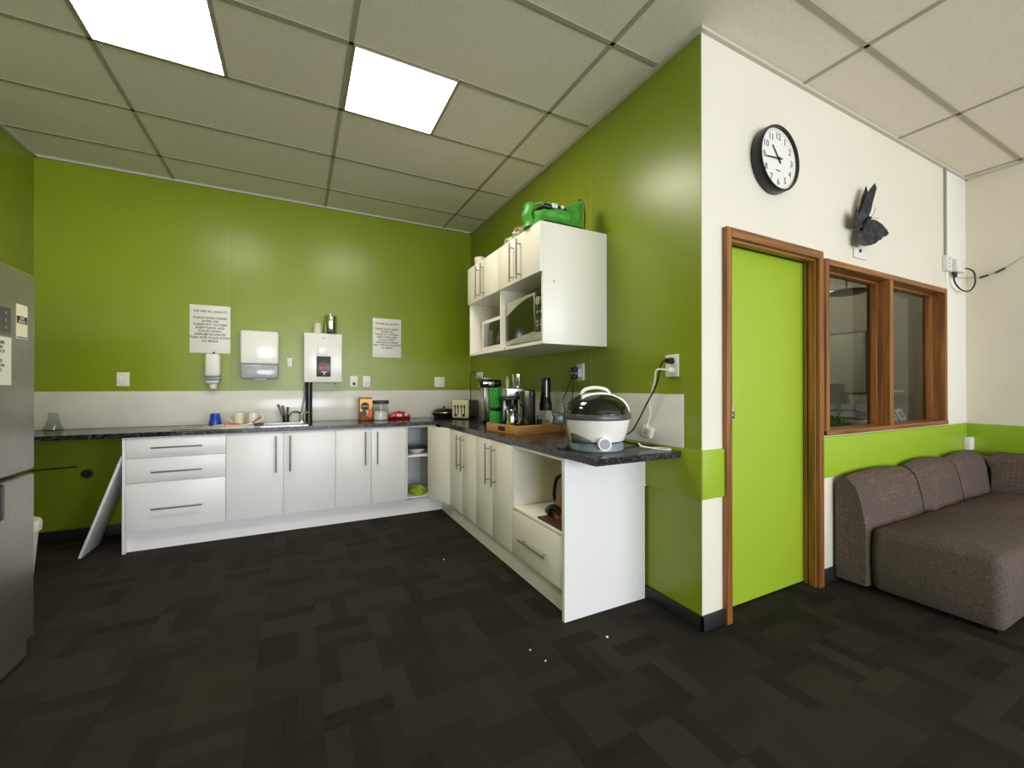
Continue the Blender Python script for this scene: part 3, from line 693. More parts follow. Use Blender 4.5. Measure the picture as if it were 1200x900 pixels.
# espresso machine
g = thing('espresso_machine', 'compact steel espresso machine on the tray', 'espresso machine', (-.385, -1.805, ZT2), R(-8))
obj('drip_tray', MB().box(-.065, .065, -.10, .08, 0, .022, .003), DSTEEL, g)
obj('column', MB().box(-.062, .06, .005, .08, .022, .25, .006), DSTEEL, g)
obj('head', MB().box(-.072, .07, -.095, .085, .25, .325, .01, 3), STEEL, g)
obj('drip_line', MB().box(-.07, .068, -.093, .083, .235, .25, .002), BLACK, g)
gh = obj('group_head', MB().cyl((-.01, -.05, .235), (-.01, -.05, .19), .034), BLACK, g)
obj('portafilter', MB().tube([(-.01, -.05, .195), (-.01, -.12, .19), (-.015, -.17, .18)], .011), BLACK, gh)
g = thing('milk_jug', 'polished steel milk jug on the tray under the espresso machine', 'jug', (-.415, -1.872, ZT2 + .0225), R(-20))
obj('body', MB().lathe([(.042, 0), (.044, .004), (.036, .07), (.037, .11), (.041, .135), (.038, .135), (.033, .07), (.03, .01)]), CHROME, g)
obj('handle', MB().tube([(.034, 0, .10), (.06, 0, .095), (.062, 0, .05), (.04, 0, .03)], .004), CHROME, g)
g = thing('steel_cup', 'tall polished cup standing on top of the espresso machine', 'cup', (-.352, -1.84, ZT2 + .325))
obj('cup', MB().lathe([(.030, 0), (.031, .004), (.038, .10), (.036, .10), (.029, .008), (.001, .006)]), CHROME, g)
g = thing('spice_bottle', 'thin pale bottle on the espresso machine beside the polished cup', 'bottle', (-.43, -1.83, ZT2 + .325))
obj('body', MB().lathe([(.013, 0), (.014, .05), (.008, .07), (.007, .085), (.002, .086)]), mat('bottle_olive', '#8f9470', .3), g)
# tall tapered shaker, black canisters
g = thing('steel_tumbler', 'tall tapered dark steel tumbler in the middle of the tray', 'tumbler', (-.345, -1.958, ZT2))
obj('cup', MB().lathe([(.030, 0), (.032, .004), (.047, .30), (.044, .30), (.03, .01), (.001, .008)], (0, 0, 0), 32), mat('tumbler_steel', '#8a857c', .2, 1), g)
g = thing('black_canister', 'matt black ribbed canister between the tumbler and the blender', 'canister', (-.265, -1.88, ZT2))
obj('body', MB().lathe([(.04, 0), (.042, .004), (.042, .27)]), BLACK, g); obj('lid', MB().lathe([(.044, .27), (.044, .30), (.03, .308), (.002, .31)]), BLACKG, g)
g = thing('black_canister', 'second dark canister standing furthest back on the tray', 'canister', (-.21, -1.80, ZT2))
obj('body', MB().lathe([(.036, 0), (.038, .004), (.038, .26)]), DSTEEL, g); obj('lid', MB().lathe([(.04, .26), (.04, .285), (.002, .288)]), BLACK, g)
g = thing('blender', 'white based personal blender with an inverted black jar', 'blender', (-.125, -1.885, ZT2))
obj('base', MB().lathe([(.058, 0), (.06, .005), (.055, .13), (.050, .148), (.04, .15)], (0, 0, 0), 6), WPLAS, g)
obj('collar', MB().lathe([(.045, .15), (.05, .155), (.05, .20), (.042, .225)], (0, 0, 0), 28), BLACK, g)
obj('jar', MB().lathe([(.044, .225), (.038, .26), (.040, .36), (.036, .40), (.002, .405)], (0, 0, 0), 28), BLACKG, g)
obj('button', MB().cyl((-.02, -.052, .07), (-.024, -.066, .07), .012), GPLAS, g)
g = thing('coffee_grinder', 'small grey and black gadget beside the blender base', 'grinder', (-.205, -1.925, ZT2))
obj('body', MB().lathe([(.022, 0), (.024, .004), (.018, .05), (.022, .085)]), BLACK, g); obj('cap', MB().lathe([(.023, .085), (.022, .115), (.002, .118)]), GPLAS, g)

# halogen air fryer
FC = (-.365, -2.80)
fryer = g = thing('air_fryer', 'round white air fryer with a glossy black dome lid', 'air fryer', at(*FC), R(-27))
E_ = .94
obj('base', MB().lathe([(.150, .0), (.156, .006), (.156, .03), (.148, .044), (.1, .046)], (0, 0, 0), 48, E_, 1), mat('base_blue_grey', '#7f8a92', .3), g)
obj('bowl', MB().lathe([(.135, .046), (.158, .055), (.172, .09), (.186, .145), (.192, .168), (.18, .17)], (0, 0, 0), 48, E_, 1), WGLOSS, g)
obj('rim', MB().lathe([(.180, .170), (.198, .172), (.201, .188), (.196, .198), (.18, .2)], (0, 0, 0), 48, E_, 1), mat('rim_grey', '#4a4d50', .3), g)
RD, HD = .188, .112
def dz(r): return .198 + HD * (max(0, 1 - (r / RD) ** 2.4)) ** .55
lid = obj('dome_lid', MB().lathe([(RD * q, dz(RD * q)) for q in (1, .99, .97, .94, .9, .84, .76, .66, .52, .36, .2, .02)], (0, 0, 0), 48, E_, 1), BLACKG, g)
rg = []
for k in range(25):                                  # white strap: along the crown, then down the right side to the rim
    t = k / 24; x = -.10 + .283 * t; y = -.075 + .070 * t
    row = []
    for w_, up_ in ((-.018, -.012), (-.018, .004), (0, .007), (.018, .004), (.018, -.012)):
        xx, yy = x, y + w_; r_ = min(math.hypot(xx, yy), RD * .995); row.append((xx * E_ + (.006 if t > .8 else 0), yy, dz(r_) + up_))
    rg.append(row)
obj('lid_strap', MB().rings(rg), WGLOSS, lid)
obj('strap_button', MB().cyl((.176, -.006, .235), (.190, -.006, .237), .008), GPLAS, lid)
obj('lid_handle', MB().tube([(-.085, -.01, .298), (-.065, -.01, .326), (-.01, -.01, .338), (.05, -.01, .328), (.075, -.01, .300)], .010, 10), WGLOSS, lid)
hk = obj('knob', MB().cyl((.005, -.150, .05), (.006, -.192, .05), .034, n=28), WGLOSS, g)
obj('knob_face', MB().cyl((.006, -.192, .05), (.006, -.195, .05), .026, n=28), GPLAS, hk)
obj('side_handle', MB().box(-.245, -.175, -.05, .03, .135, .20, .018, 3), mat('rim_grey', '#4a4d50'), g)
obj('front_recess', MB().prism([(-.15, .05), (-.02, .05), (-.13, .095), (-.155, .10)], 1, -.150, -.10, .002), BLACK, g)
obj('latch', MB().box(-.255, -.235, -.035, .015, .15, .185, .004), GPLAS, g)
g = thing('kettle_cord_base', 'small grey plastic lump on the worktop left of the air fryer', 'plastic part', at(-.515, -2.70), R(10)); obj('body', MB().box(-.035, .035, -.022, .022, 0, .022, .008), mat('smoke_dark', '#55575c', .3), g)

# sockets, plugs and cables on the right wall
def rplate(yc, z0, z1, w, label):
    g = G('power_socket', label, 'socket', (0, yc, z0)); g.part('plate', MB().box(-.012, -.0005, yc - w / 2, yc + w / 2, z0, z1, .003), WPLAS)
    return g
g = rplate(-3.007, 1.298, 1.42, .088, 'white double socket near the wall end above the air fryer')
wpart0 = MB().cyl((-.013, -3.01, 1.385), (-.05, -3.01, 1.385), .019, .015)
g = rplate(-2.17, 1.288, 1.412, .088, 'white socket below the wall cabinet holding the bulky adaptor')
g = G('plug_adaptor', 'bulky black plug on a pale blue adaptor under the wall cabinet', 'plug', (-.05, -2.17, 1.34))
g_ad = g.o
g.part('adaptor', MB().box(-.045, -.0125, -2.20, -2.14, 1.31, 1.375, .008), mat('pale_blue_plastic', '#b4c2dc', .3)); g.part('plug', MB().box(-.08, -.045, -2.195, -2.145, 1.30, 1.33, .006).box(-.08, -.045, -2.195, -2.145, 1.35, 1.385, .006), BLACK)
g = rplate(-.27, 1.34, 1.408, .20, 'wide white socket strip on the right wall near the corner')
g.part('plug_top', MB().box(-.04, -.012, -.31, -.26, 1.36, 1.395, .006), WPLAS)
def cable(label, pts, r, m, name='power_cord', cat='cord'):
    return tag(obj(name, MB().tube(pts, r), m), label, cat)
def wpart(name, mb, m, parent, label=None):
    o = obj(name, mb, m, parent)
    o.matrix_parent_inverse = (Matrix.Translation(parent.location) @ Matrix.Rotation(parent.rotation_euler.z, 4, 'Z')).inverted()
    if label: o['label'] = label
    return o
wpart('cord', MB().tube([(-.075, -2.17, 1.30), (-.05, -2.14, 1.2), (-.04, -2.06, 1.05), (-.06, -2.02, .97), (-.10, -2.06, .906), (-.16, -2.2, .905)], .0035), BLACK, g_ad)
wpart('cord', MB().tube([(-.07, -2.15, 1.31), (-.03, -2.02, 1.20), (-.03, -1.98, 1.13), (-.03, -2.04, 1.02), (-.06, -2.12, .94), (-.14, -2.3, .906)], .003), BLACK, g_ad)
wpart('cord', MB().tube([(-.04, -.28, 1.37), (-.10, -.36, 1.41), (-.22, -.55, 1.36), (-.27, -.68, 1.12), (-.26, -.75, .98), (-.24, -.88, .93)], .004), BLACK, cord_owner)
wpart('plug', wpart0, BLACK, fryer)
fry = wpart('cord', MB().tube([(-.05, -3.01, 1.385), (-.07, -2.99, 1.37), (-.05, -2.935, 1.255), (-.05, -2.855, 1.135), (-.05, -2.785, 1.03), (-.06, -2.74, .97), (-.14, -2.72, .94)], .0045), BLACK, fryer)
wpart('cord_slack', MB().tube([(-.16, -2.74, .93), (-.07, -2.80, .907), (-.03, -2.86, .906), (-.028, -2.95, .906), (-.03, -3.02, .906)], .0045), BLACK, fryer)
g = G('extension_lead', 'white extension lead from the lower socket hole down the splashback', 'extension lead', (-.03, -2.9, 1.0))
g.part('plug', MB().cyl((-.013, -3.01, 1.335), (-.05, -3.01, 1.335), .019, .015), WPLAS)
g.part('cord', MB().tube([(-.05, -3.01, 1.335), (-.085, -2.97, 1.335), (-.06, -2.93, 1.27), (-.04, -2.875, 1.16), (-.03, -2.87, 1.09), (-.03, -2.85, 1.03), (-.032, -2.848, 1.012)], .005), WPLAS)
Ms = T(-.032, -2.855, .985) @ Matrix.Rotation(R(18), 4, 'X')
b_ = g.part('socket_block', MB().box(-.014, .014, -.036, .036, -.03, .03, .005, mtx=Ms), WPLAS)
g.part('socket_face', MB().box(-.0165, -.013, -.02, .02, -.018, .018, .002, mtx=Ms), mat('pinkish_grey', '#b9a9a9', .4), b_)
g.part('cord_loop', MB().tube([(-.15, -2.90, .93), (-.13, -2.92, .908), (-.05, -2.97, .906), (-.045, -3.03, .906), (-.075, -3.035, .906), (-.10, -2.99, .906), (-.17, -2.93, .92)], .0045), WPLAS)

# ================================================================== WALL CABINET
g = G('wall_cabinet', 'white wall cabinet with four doors over two microwave bays', 'cabinet', (-.25, -1.85, 1.51))
WX = -.50; WY0, WY1 = -2.456, -1.235
wb = MB().box(WX, -.001, WY0, WY0 + .018, 1.51, 2.262, .001).box(WX, -.001, WY1 - .018, WY1, 1.51, 2.262, .001)
a, b = WY0 + .018, WY1 - .018
wb.box(WX, -.001, a, b, 1.51, 1.53).box(WX, -.001, a, b, 1.955, 1.973).box(WX, -.001, a, b, 2.244, 2.262).box(-.012, -.001, a, b, 1.53, 1.955).box(-.012, -.001, a, b, 1.973, 2.244)
g.part('body', wb, CABW)
g.part('divider', MB().box(WX, -.012, -1.868, -1.850, 1.53, 1.955), CABW)
sy = [WY1, -1.54, -1.846, -2.151, WY0]
for i in range(4):
    d = g.part('door', MB().box(WX - .018, WX, sy[i + 1] + .0015, sy[i] - .0015, 1.953, 2.262, .0015), CABW)
    s = sy[i + 1] + .05 if i % 2 == 0 else sy[i] - .05
    bar(g, d, (WX - .018, s, 1.96), (WX - .018, s, 2.225), (-.032, 0, 0), HANDLE, .0055)
g.part('cam_cover', MB().cyl((-.42, WY0, 1.90), (-.42, WY0 - .001, 1.90), .008), mat('cam_grey', '#c2bfb5', .5))
g.part('hinge_hole', MB().cyl((WX, -1.93, 1.520), (WX - .001, -1.93, 1.520), .006), INK)
# microwaves
g = G('microwave_oven', 'small white microwave in the left bay of the wall cabinet', 'microwave', (-.24, -1.56, 1.53))
g.part('body', MB().box(-.42, -.06, -1.845, -1.365, 1.535, 1.80, .008), WPLAS)
g.part('door', MB().box(-.44, -.42, -1.843, -1.367, 1.54, 1.797, .006), WGLOSS)
g.part('window', MB().box(-.442, -.44, -1.80, -1.41, 1.575, 1.768, .001), BLACKG)
g.part('handle', MB().tube([(-.44, -1.825, 1.56), (-.468, -1.827, 1.61), (-.472, -1.827, 1.68), (-.466, -1.827, 1.74), (-.44, -1.825, 1.785)], .011), WGLOSS)
g.part('foot_plate', MB().box(-.40, -.08, -1.82, -1.39, 1.53, 1.535), BLACK)
g = G('microwave_oven', 'larger silver microwave with a curved dark door in the right bay', 'microwave', (-.24, -2.15, 1.53))
g.part('body', MB().box(-.445, -.05, -2.43, -1.885, 1.545, 1.865, .01), mat('silver_plastic', '#b5b3a6', .3, .4))
dr_ = g.part('door', MB().box(-.468, -.445, -2.30, -1.887, 1.55, 1.86, .008), mat('silver_plastic', '#b5b3a6'))
arc = [(-2.298, 1.605), (-1.90, 1.575), (-1.895, 1.62)] + [(-1.895 - .39 * t, 1.755 + .085 * math.sin(PI / 2 * t)) for t in (0, .15, .3, .45, .6, .8, 1)] 
g.part('window', MB().prism(arc, 0, -.4705, -.468), BLACKG, dr_)
pn = g.part('control_panel', MB().box(-.470, -.445, -2.428, -2.302, 1.60, 1.85, .005), BLACKG)
g.part('dial', MB().cyl((-.47, -2.365, 1.79), (-.485, -2.365, 1.79), .027), mat('silver_plastic', '#b5b3a6'), pn)
for q in ((-2.39, 1.72), (-2.345, 1.72), (-2.39, 1.66), (-2.345, 1.66), (-2.39, 1.635), (-2.345, 1.635)): g.part('button', MB().cyl((-.47, q[0], q[1]), (-.475, q[0], q[1]), .009), mat('silver_plastic', '#b5b3a6'), pn)
g.part('lower_trim', MB().box(-.466, -.445, -2.428, -2.302, 1.55, 1.597, .004), mat('silver_plastic', '#b5b3a6'))
g.part('feet', MB().box(-.42, -.08, -2.41, -1.90, 1.53, 1.545), BLACK)

# on top of the wall cabinet
def cloth(rings_fn, nr, nk): return MB().rings([[rings_fn(i / (nr - 1), 2 * PI * k / nk) for k in range(nk)] for i in range(nr)])
ZW = 2.2625
g = G('cooler_bag', 'floppy green and black insulated bag on the wall cabinet', 'bag', (-.33, -2.33, ZW))
rr = random.Random(11); wob = [[rr.uniform(-1, 1) for _ in range(20)] for _ in range(20)]
def bag(t, a):
    x = -.50 + .36 * t
    h = .045 + .02 * math.sin(PI * t) + (.075 * max(0, (t - .6) / .4) ** 1.3)
    dep = .10 - .05 * max(0, (t - .6) / .4)
    w_ = wob[int(t * 19)][int(a / (2 * PI) * 19.9)] * .006
    return (x + w_, -2.335 + (dep + w_) * math.cos(a), ZW + h + (h + w_) * math.sin(a) * (.99 if math.sin(a) < 0 else 1) + .007)
bb = g.part('body', cloth(bag, 16, 20), GREENBAG)
g.part('dark_base', MB().box(-.475, -.16, -2.44, -2.24, ZW, ZW + .018, .006), BLACK, label='black bag base')
g.part('dark_lining', MB().box(-.46, -.28, -2.40, -2.26, ZW + .115, ZW + .145, .012, 3), BLACK, label='black inner lining')
g.part('piping', MB().tube([(-.141, -2.392, ZW + .01), (-.134, -2.394, ZW + .12), (-.138, -2.372, ZW + .225), (-.145, -2.335, ZW + .247)], .005), BLACK)
g.part('label', MB().box(-.40, -.36, -2.412, -2.40, ZW + .118, ZW + .148, .003).box(-.33, -.31, -2.412, -2.40, ZW + .125, ZW + .145, .003), PAPER, label='white label')
g.part('end_fold', cloth(lambda t, a: (-.515 + .03 * math.cos(a) + .01 * math.sin(9 * t), -2.30 - .05 * math.sin(a), ZW + .006 + .15 * t), 8, 12), GREENBAG)
g.part('green_strap', MB().tube([(-.50, -2.27, ZW + .15), (-.44, -2.33, ZW + .165), (-.36, -2.36, ZW + .160), (-.26, -2.37, ZW + .150), (-.18, -2.35, ZW + .20)], .009), GREENBAG)
def crumple(name, c, r, label, seed, cat='bag', m=CLEARBAG, sz=.6):
    q = random.Random(seed); mb = MB(); bmesh.ops.create_icosphere(mb.bm, subdivisions=3, radius=r)
    for v in mb.bm.verts:
        k = 1 + q.uniform(-.22, .12); v.co = Vector((v.co.x * k, v.co.y * k * 1.3, max(v.co.z * k * sz, -r * sz * .8)))
    zmin = min(v.co.z for v in mb.bm.verts)
    mb.move(T(c[0], c[1], c[2] - zmin))
    o = G(name, label, cat, c); o.part('film', mb, m, smooth=False)
crumple('plastic_bag', (-.45, -2.125, ZW), .075, 'crumpled pale plastic bag nearest the green bag', 4)
crumple('plastic_bag', (-.455, -1.96, ZW), .058, 'smaller crumpled pale bag behind the other plastic bag', 9)
g = G('cup', 'white cup standing at the far end of the wall cabinet top', 'cup', (-.43, -1.30, ZW))
g.part('cup', MB().lathe([(.034, 0), (.036, .003), (.05, .09), (.052, .094), (.047, .094), (.03, .006), (.001, .005)], (-.43, -1.30, ZW)), WPLAS)
g = G('small_jar', 'small pale jar behind the doors beside the white cup', 'jar', (-.42, -1.46, ZW))
g.part('body', MB().lathe([(.028, 0), (.03, .003), (.03, .045)], (-.42, -1.46, ZW)), CREAM); g.part('lid', MB().lathe([(.031, .045), (.031, .058), (.002, .06)], (-.42, -1.46, ZW)), DSTEEL)

# in the open shelf unit
g = G('white_bowl', 'white bowl on the middle shelf of the open unit', 'bowl', (-.76, -.43, .574))
g.part('bowl', MB().lathe([(.04, 0), (.05, .004), (.09, .045), (.092, .05), (.086, .05), (.045, .01), (.001, .008)], (-.76, -.43, .574), 32), WPLAS)
g = G('black_tray', 'flat black baking tray lying across the white bowl', 'tray', (-.755, -.43, .626))
g.part('tray', MB().box(-.868, -.645, -.54, -.30, .625, .640, .005), BLACK)
g = G('lime_cloth', 'bunched lime green cloth bag on the floor of the open unit', 'cloth', (-.76, -.42, .171))
q = random.Random(5)
def heap(t, a):
    r_ = .10 * math.sin(PI * (.5 + t / 2)) ** .5 * (1 + .18 * math.sin(3 * a + 4 * t)) + .004
    return (-.755 + r_ * math.cos(a), -.43 + r_ * 1.1 * math.sin(a), .171 + .075 * t * (1 + .12 * math.sin(5 * a)))
g.part('cloth', cloth(heap, 10, 30), noisy('lime_cloth', '#748c1e', '#8ea82a', .8, (30, 30, 30)))
# in the niche
g = G('tan_bag', 'tan and black bag slumped at the back of the niche', 'bag', (-.33, -2.62, .46))
def slump(t, a):
    w_ = .085 * (1 - .45 * t); return (-.40 + .02 * t + w_ * 1.0 * math.cos(a) * (1 + .1 * math.sin(4 * a)), -2.56 + w_ * 1.1 * math.sin(a) + .0 * t, .461 + .24 * t)
g.part('body', cloth(slump, 10, 18), mat('tan_leather', '#8d6136', .5)); 
g.part('trim', MB().tube([(-.46, -2.47, .475), (-.49, -2.50, .50), (-.485, -2.56, .53), (-.46, -2.60, .50)], .02), BLACK); g.part('strap', MB().tube([(-.40, -2.455, .50), (-.42, -2.46, .58), (-.42, -2.49, .68), (-.40, -2.54, .71)], .011), BLACK)
g = G('leather_folder', 'flat dark brown folder lying in the niche', 'folder', (-.44, -2.64, .46)); g.part('cover', MB().box(-.565, -.30, -2.77, -2.50, .4605, .472, .003), mat('brown_leather', '#4c2318', .45))

# ================================================================== WHITE WALL
CX, CZ = .577, 2.530
g = G('wall_clock', 'round black rimmed wall clock with a white face', 'clock', (CX, YW, CZ))
rim = MB(); n = 56
prof = [(.178, YW - .0005), (.184, YW - .01), (.184, YW - .055), (.180, YW - .062), (.172, YW - .062), (.170, YW - .052), (.170, YW - .0005)]
rim.rings([[(CX + r * math.cos(2 * PI * k / n), y, CZ + r * math.sin(2 * PI * k / n)) for k in range(n)] for r, y in prof], loop=True)
g.part('rim', rim, BLACK)
fc = g.part('face', MB().cyl((CX, YW - .004, CZ), (CX, YW - .046, CZ), .1695, n=56), mat('clock_face', '#e9e7de', .4))
tick = MB()
for k in range(60):
    a = 2 * PI * k / 60; Mx = T(CX, YW - .0465, CZ) @ Matrix.Rotation(a, 4, 'Y')
    tick.box(-.0006, .0006, -.0005, 0, .156, .163, mtx=Mx)
g.part('minute_ring', tick, INK, fc)
for k in range(1, 13):
    a = 2 * PI * k / 12; r_ = .128
    o = text_obj('numeral', str(k), .052, INK, rel(g, T(CX + r_ * math.sin(a), YW - .0468, CZ + r_ * math.cos(a) - .018) @ FACE_Y), fc)
def hand(name, ang_, L, wd, y):
    Mx = T(CX, y, CZ) @ Matrix.Rotation(R(ang_), 4, 'Y')
    mb = MB(); mb.prism([(-wd, -.03), (wd, -.03), (wd * .6, L), (-wd * .6, L)], 1, -.001, .001); mb.move(Mx); g.part(name, mb, BLACK)
hand('hour_hand', -40, .085, .005, YW - .050); hand('minute_hand', -96, .125, .004, YW - .053)
g.part('hub', MB().cyl((CX, YW - .047, CZ), (CX, YW - .056, CZ), .008), BLACK)
text_obj('lettering', 'QUARTZ', .012, INK, rel(g, T(CX, YW - .0468, CZ - .07) @ FACE_Y), fc)
# butterfly
g = G('butterfly_ornament', 'large dark blue butterfly ornament mounted on the white wall', 'ornament', (1.5, YW, 2.32))
def wing(poly, ya, yb, m, pivot, tilt, name):
    mb = MB(); cx, cz = pivot
    mb.prism([((x - cx) * (.82 if x > cx else 1), z - cz) for x, z in poly], 1, 0, .004, .0012)
    mb.move(T(cx, ya, cz) @ Matrix.Rotation(R(tilt), 4, 'Z')); g.part(name, mb, m)
pv = (1.49, 2.31)
wing([(1.628, 2.607), (1.651, 2.577), (1.60, 2.47), (1.585, 2.42), (1.535, 2.345), (1.46, 2.305), (1.43, 2.33), (1.46, 2.39), (1.512, 2.485), (1.57, 2.56)], -3.25, 0, WING, pv, -10, 'forewing')
wing([(1.574, 2.591), (1.60, 2.55), (1.561, 2.438), (1.504, 2.33), (1.45, 2.33), (1.47, 2.423), (1.51, 2.504)], -3.235, 0, WINGB, pv, -4, 'forewing_underside')
wing([(1.402, 2.418), (1.456, 2.367), (1.49, 2.313), (1.44, 2.285), (1.4, 2.279), (1.358, 2.294), (1.362, 2.345)], -3.24, 0, WING, pv, 8, 'hindwing')
wing([(1.49, 2.335), (1.56, 2.362), (1.66, 2.366), (1.74, 2.348), (1.804, 2.319), (1.834, 2.294), (1.80, 2.272), (1.754, 2.262), (1.72, 2.236), (1.671, 2.232), (1.636, 2.262), (1.55, 2.28)], -3.25, 0, WING, pv, -6, 'forewing')
wing([(1.455, 2.29), (1.522, 2.323), (1.613, 2.304), (1.655, 2.26), (1.647, 2.217), (1.61, 2.196), (1.566, 2.184), (1.498, 2.171), (1.443, 2.18), (1.432, 2.223)], -3.256, 0, WING, pv, -12, 'hindwing')
g.part('body', MB().tube([(1.545, -3.262, 2.365), (1.50, -3.262, 2.325), (1.455, -3.26, 2.275)], .013, 10, taper=.6), BLACK)
g.part('antenna', MB().tube([(1.545, -3.262, 2.365), (1.60, -3.26, 2.40), (1.63, -3.26, 2.45)], .0015, 6), INK); g.part('antenna', MB().tube([(1.545, -3.262, 2.365), (1.61, -3.26, 2.375), (1.67, -3.26, 2.39)], .0015, 6), INK)
g.part('mount', MB().cyl((1.50, YW - .0005, 2.32), (1.50, -3.262, 2.32), .004), INK)
g = G('thermostat', 'small white wall plate with a dark button above the window frame', 'switch', (1.62, YW, 2.17))
g.part('plate', MB().box(1.49, 1.66, YW - .012, YW - .0005, 2.115, 2.20, .003), WPLAS); g.part('button', MB().cyl((1.56, YW - .012, 2.165), (1.56, YW - .018, 2.165), .012), INK)
# conduit and boxes in the corner
tag(obj('conduit', MB().cyl((2.958, YW - .012, 2.33), (2.958, YW - .012, ZC - .013), .008), mat('conduit_grey', '#9a978c', .5)), 'thin grey conduit running down from the ceiling to the corner boxes', 'conduit')
g = G('isolator_switch', 'narrow white switch box at the foot of the conduit', 'switch', (2.97, YW, 2.2)); g.part('box', MB().box(2.92, 3.02, YW - .035, YW - .0005, 2.205, 2.33, .004), WPLAS)
for z in (2.235, 2.265, 2.295): g.part('screw', MB().cyl((2.945, YW - .035, z), (2.945, YW - .038, z), .006), GPLAS)
g = G('junction_box', 'square white junction box beside the narrow switch box', 'box', (3.1, YW, 2.2)); g.part('box', MB().box(3.03, 3.19, YW - .06, YW - .007, 2.205, 2.31, .005), WPLAS); g.part('glands', MB().cyl((3.05, YW - .03, 2.205), (3.05, YW - .03, 2.18), .012).cyl((3.09, YW - .03, 2.205), (3.09, YW - .03, 2.165), .012), BLACK)
jb = g.o
wpart('cable', MB().tube([(3.05, YW - .03, 2.18), (3.05, YW - .04, 2.11), (3.15, YW - .05, 2.06), (3.25, YW - .07, 2.06), (3.33, YW - .08, 2.13), (3.31, YW - .08, 2.22), (3.24, YW - .06, 2.25), (3.19, YW - .04, 2.24)], .006), BLACK, jb)
g = G('guy_wire', 'tensioned steel wire with two turnbuckles crossing in front of the side wall', 'wire', (3.3, -3.3, 2.2))
p = [(3.09, -3.225, 2.163), (3.2, -3.235, 2.168), (3.36, -3.262, 2.183), (3.38, -3.30, 2.185), (3.384, -3.40, 2.21), (3.385, -3.53, 2.296), (3.385, -3.8, 2.47)]
g.part('wire', MB().tube(p, .0022, 6), STEEL)
for a, b in (((3.383, -3.285, 2.18), (3.383, -3.335, 2.192)), ((3.384, -3.375, 2.20), (3.384, -3.43, 2.228))): g.part('turnbuckle', MB().cyl(a, b, .008, n=10), INK)
tag(obj('power_box', MB().box(3.30, 3.384, YW - .06, YW - .015, .70, .81, .004), WPLAS), 'small white box on the lime band in the far corner above the sofa', 'box')

# ================================================================== SOFA
g = G('sofa', 'low modular brown woven corner sofa under the window', 'sofa', (2.3, -3.6, 0))
def backprof(dz=0, dy=0):
    return [(YW - .022, .035), (YW - .02, .62 + dz), (YW - .035, .655 + dz), (YW - .07, .672 + dz), (YW - .115, .66 + dz), (YW - .15, .62 + dz), (YW - .172 + dy, .55 + dz), (YW - .19 + dy, .46), (YW - .20, .38), (YW - .20, .035)]
def cushion(x0, x1, dz, m, nseg=9, bulge=.018):
    rg = []
    for i in range(nseg):
        t = i / (nseg - 1); x = x0 + (x1 - x0) * t; k = math.sin(PI * t) ** .55 if 0 < t < 1 else 0
        e = -.02 * (1 - k)
        pr = backprof(dz + bulge * k)
        rg.append([(x + (.008 * (1 - k) * (1 if t < .5 else -1)), y + (.0 if j < 1 else (-e if j > 3 else 0)), z + (e * .6 if 0 < j < 7 else 0)) for j, (y, z) in enumerate(pr)])
    return MB().rings(rg)
g.part('backrest', cushion(1.215, 2.03, .012, SOFAP), SOFAP); g.part('backrest', cushion(2.03, 2.72, .022, SOFAP), SOFAP); g.part('backrest', cushion(2.72, 3.38, .02, SOFAP), SOFAP)
def pad(x0, x1, y0, y1, z0, z1, r, bul):
    mb = MB(); nx, ny = 12, 12; 
    def h(u, v): return bul * (1 - (2 * u - 1) ** 4) * (1 - (2 * v - 1) ** 4)
    rg = []
    # rounded-box loft made of nested rings, bottom to crown
    def ring(inset, z, nper=10):
        pts = []; rad = max(r - inset, .01); a0, a1, b0, b1 = x0 + inset, x1 - inset, y0 + inset, y1 - inset
        for cx, cy, s in ((a1 - rad, b1 - rad, 0), (a0 + rad, b1 - rad, 90), (a0 + rad, b0 + rad, 180), (a1 - rad, b0 + rad, 270)):
            for q in range(nper): 
                a = R(s + 90 * q / (nper - 1)); pts.append((cx + rad * math.cos(a), cy + rad * math.sin(a), z))
        return pts
    rg.append(ring(.012, z0)); rg.append(ring(0, z0 + .02)); rg.append(ring(-.008, (z0 + z1) / 2)); rg.append(ring(0, z1 - .06))
    for q in range(1, 6):
        a = PI / 2 * q / 5; rg.append(ring(.05 * (1 - math.cos(a)), z1 - .06 + .05 * math.sin(a)))
    mn = min(x1 - x0, y1 - y0) / 2
    for q in (.3, .55, .8): rg.append(ring(.05 + (mn - .07) * q, z1 + bul * q))
    return mb.rings(rg)
g.part('seat', pad(1.245, 2.17, -3.925, YW - .19, .035, .405, .05, .012), SOFA)
g.part('seat', pad(2.17, 3.24, -3.925, YW - .19, .035, .405, .05, .012), SOFAP)
g.part('seat', pad(2.45, 3.24, -4.9, -3.93, .035, .405, .05, .012), SOFA)
sb = MB(); rg = []
for i in range(11):
    y = YW - .2 - i * .15
    rg.append([(3.385, y, .035), (3.385, y, .66), (3.37, y, .69), (3.33, y, .705), (3.28, y, .70), (3.24, y, .66), (3.22, y, .58), (3.205, y, .45), (3.2, y, .035)])
g.part('side_backrest', sb.rings(rg), SOFAP)
for fx_, fy_ in ((1.27, -3.28), (1.29, -3.89), (2.3, -3.89), (3.1, -4.8)): g.part('foot', MB().box(fx_, fx_ + .06, fy_, fy_ + .06, 0, .036), BLACK)

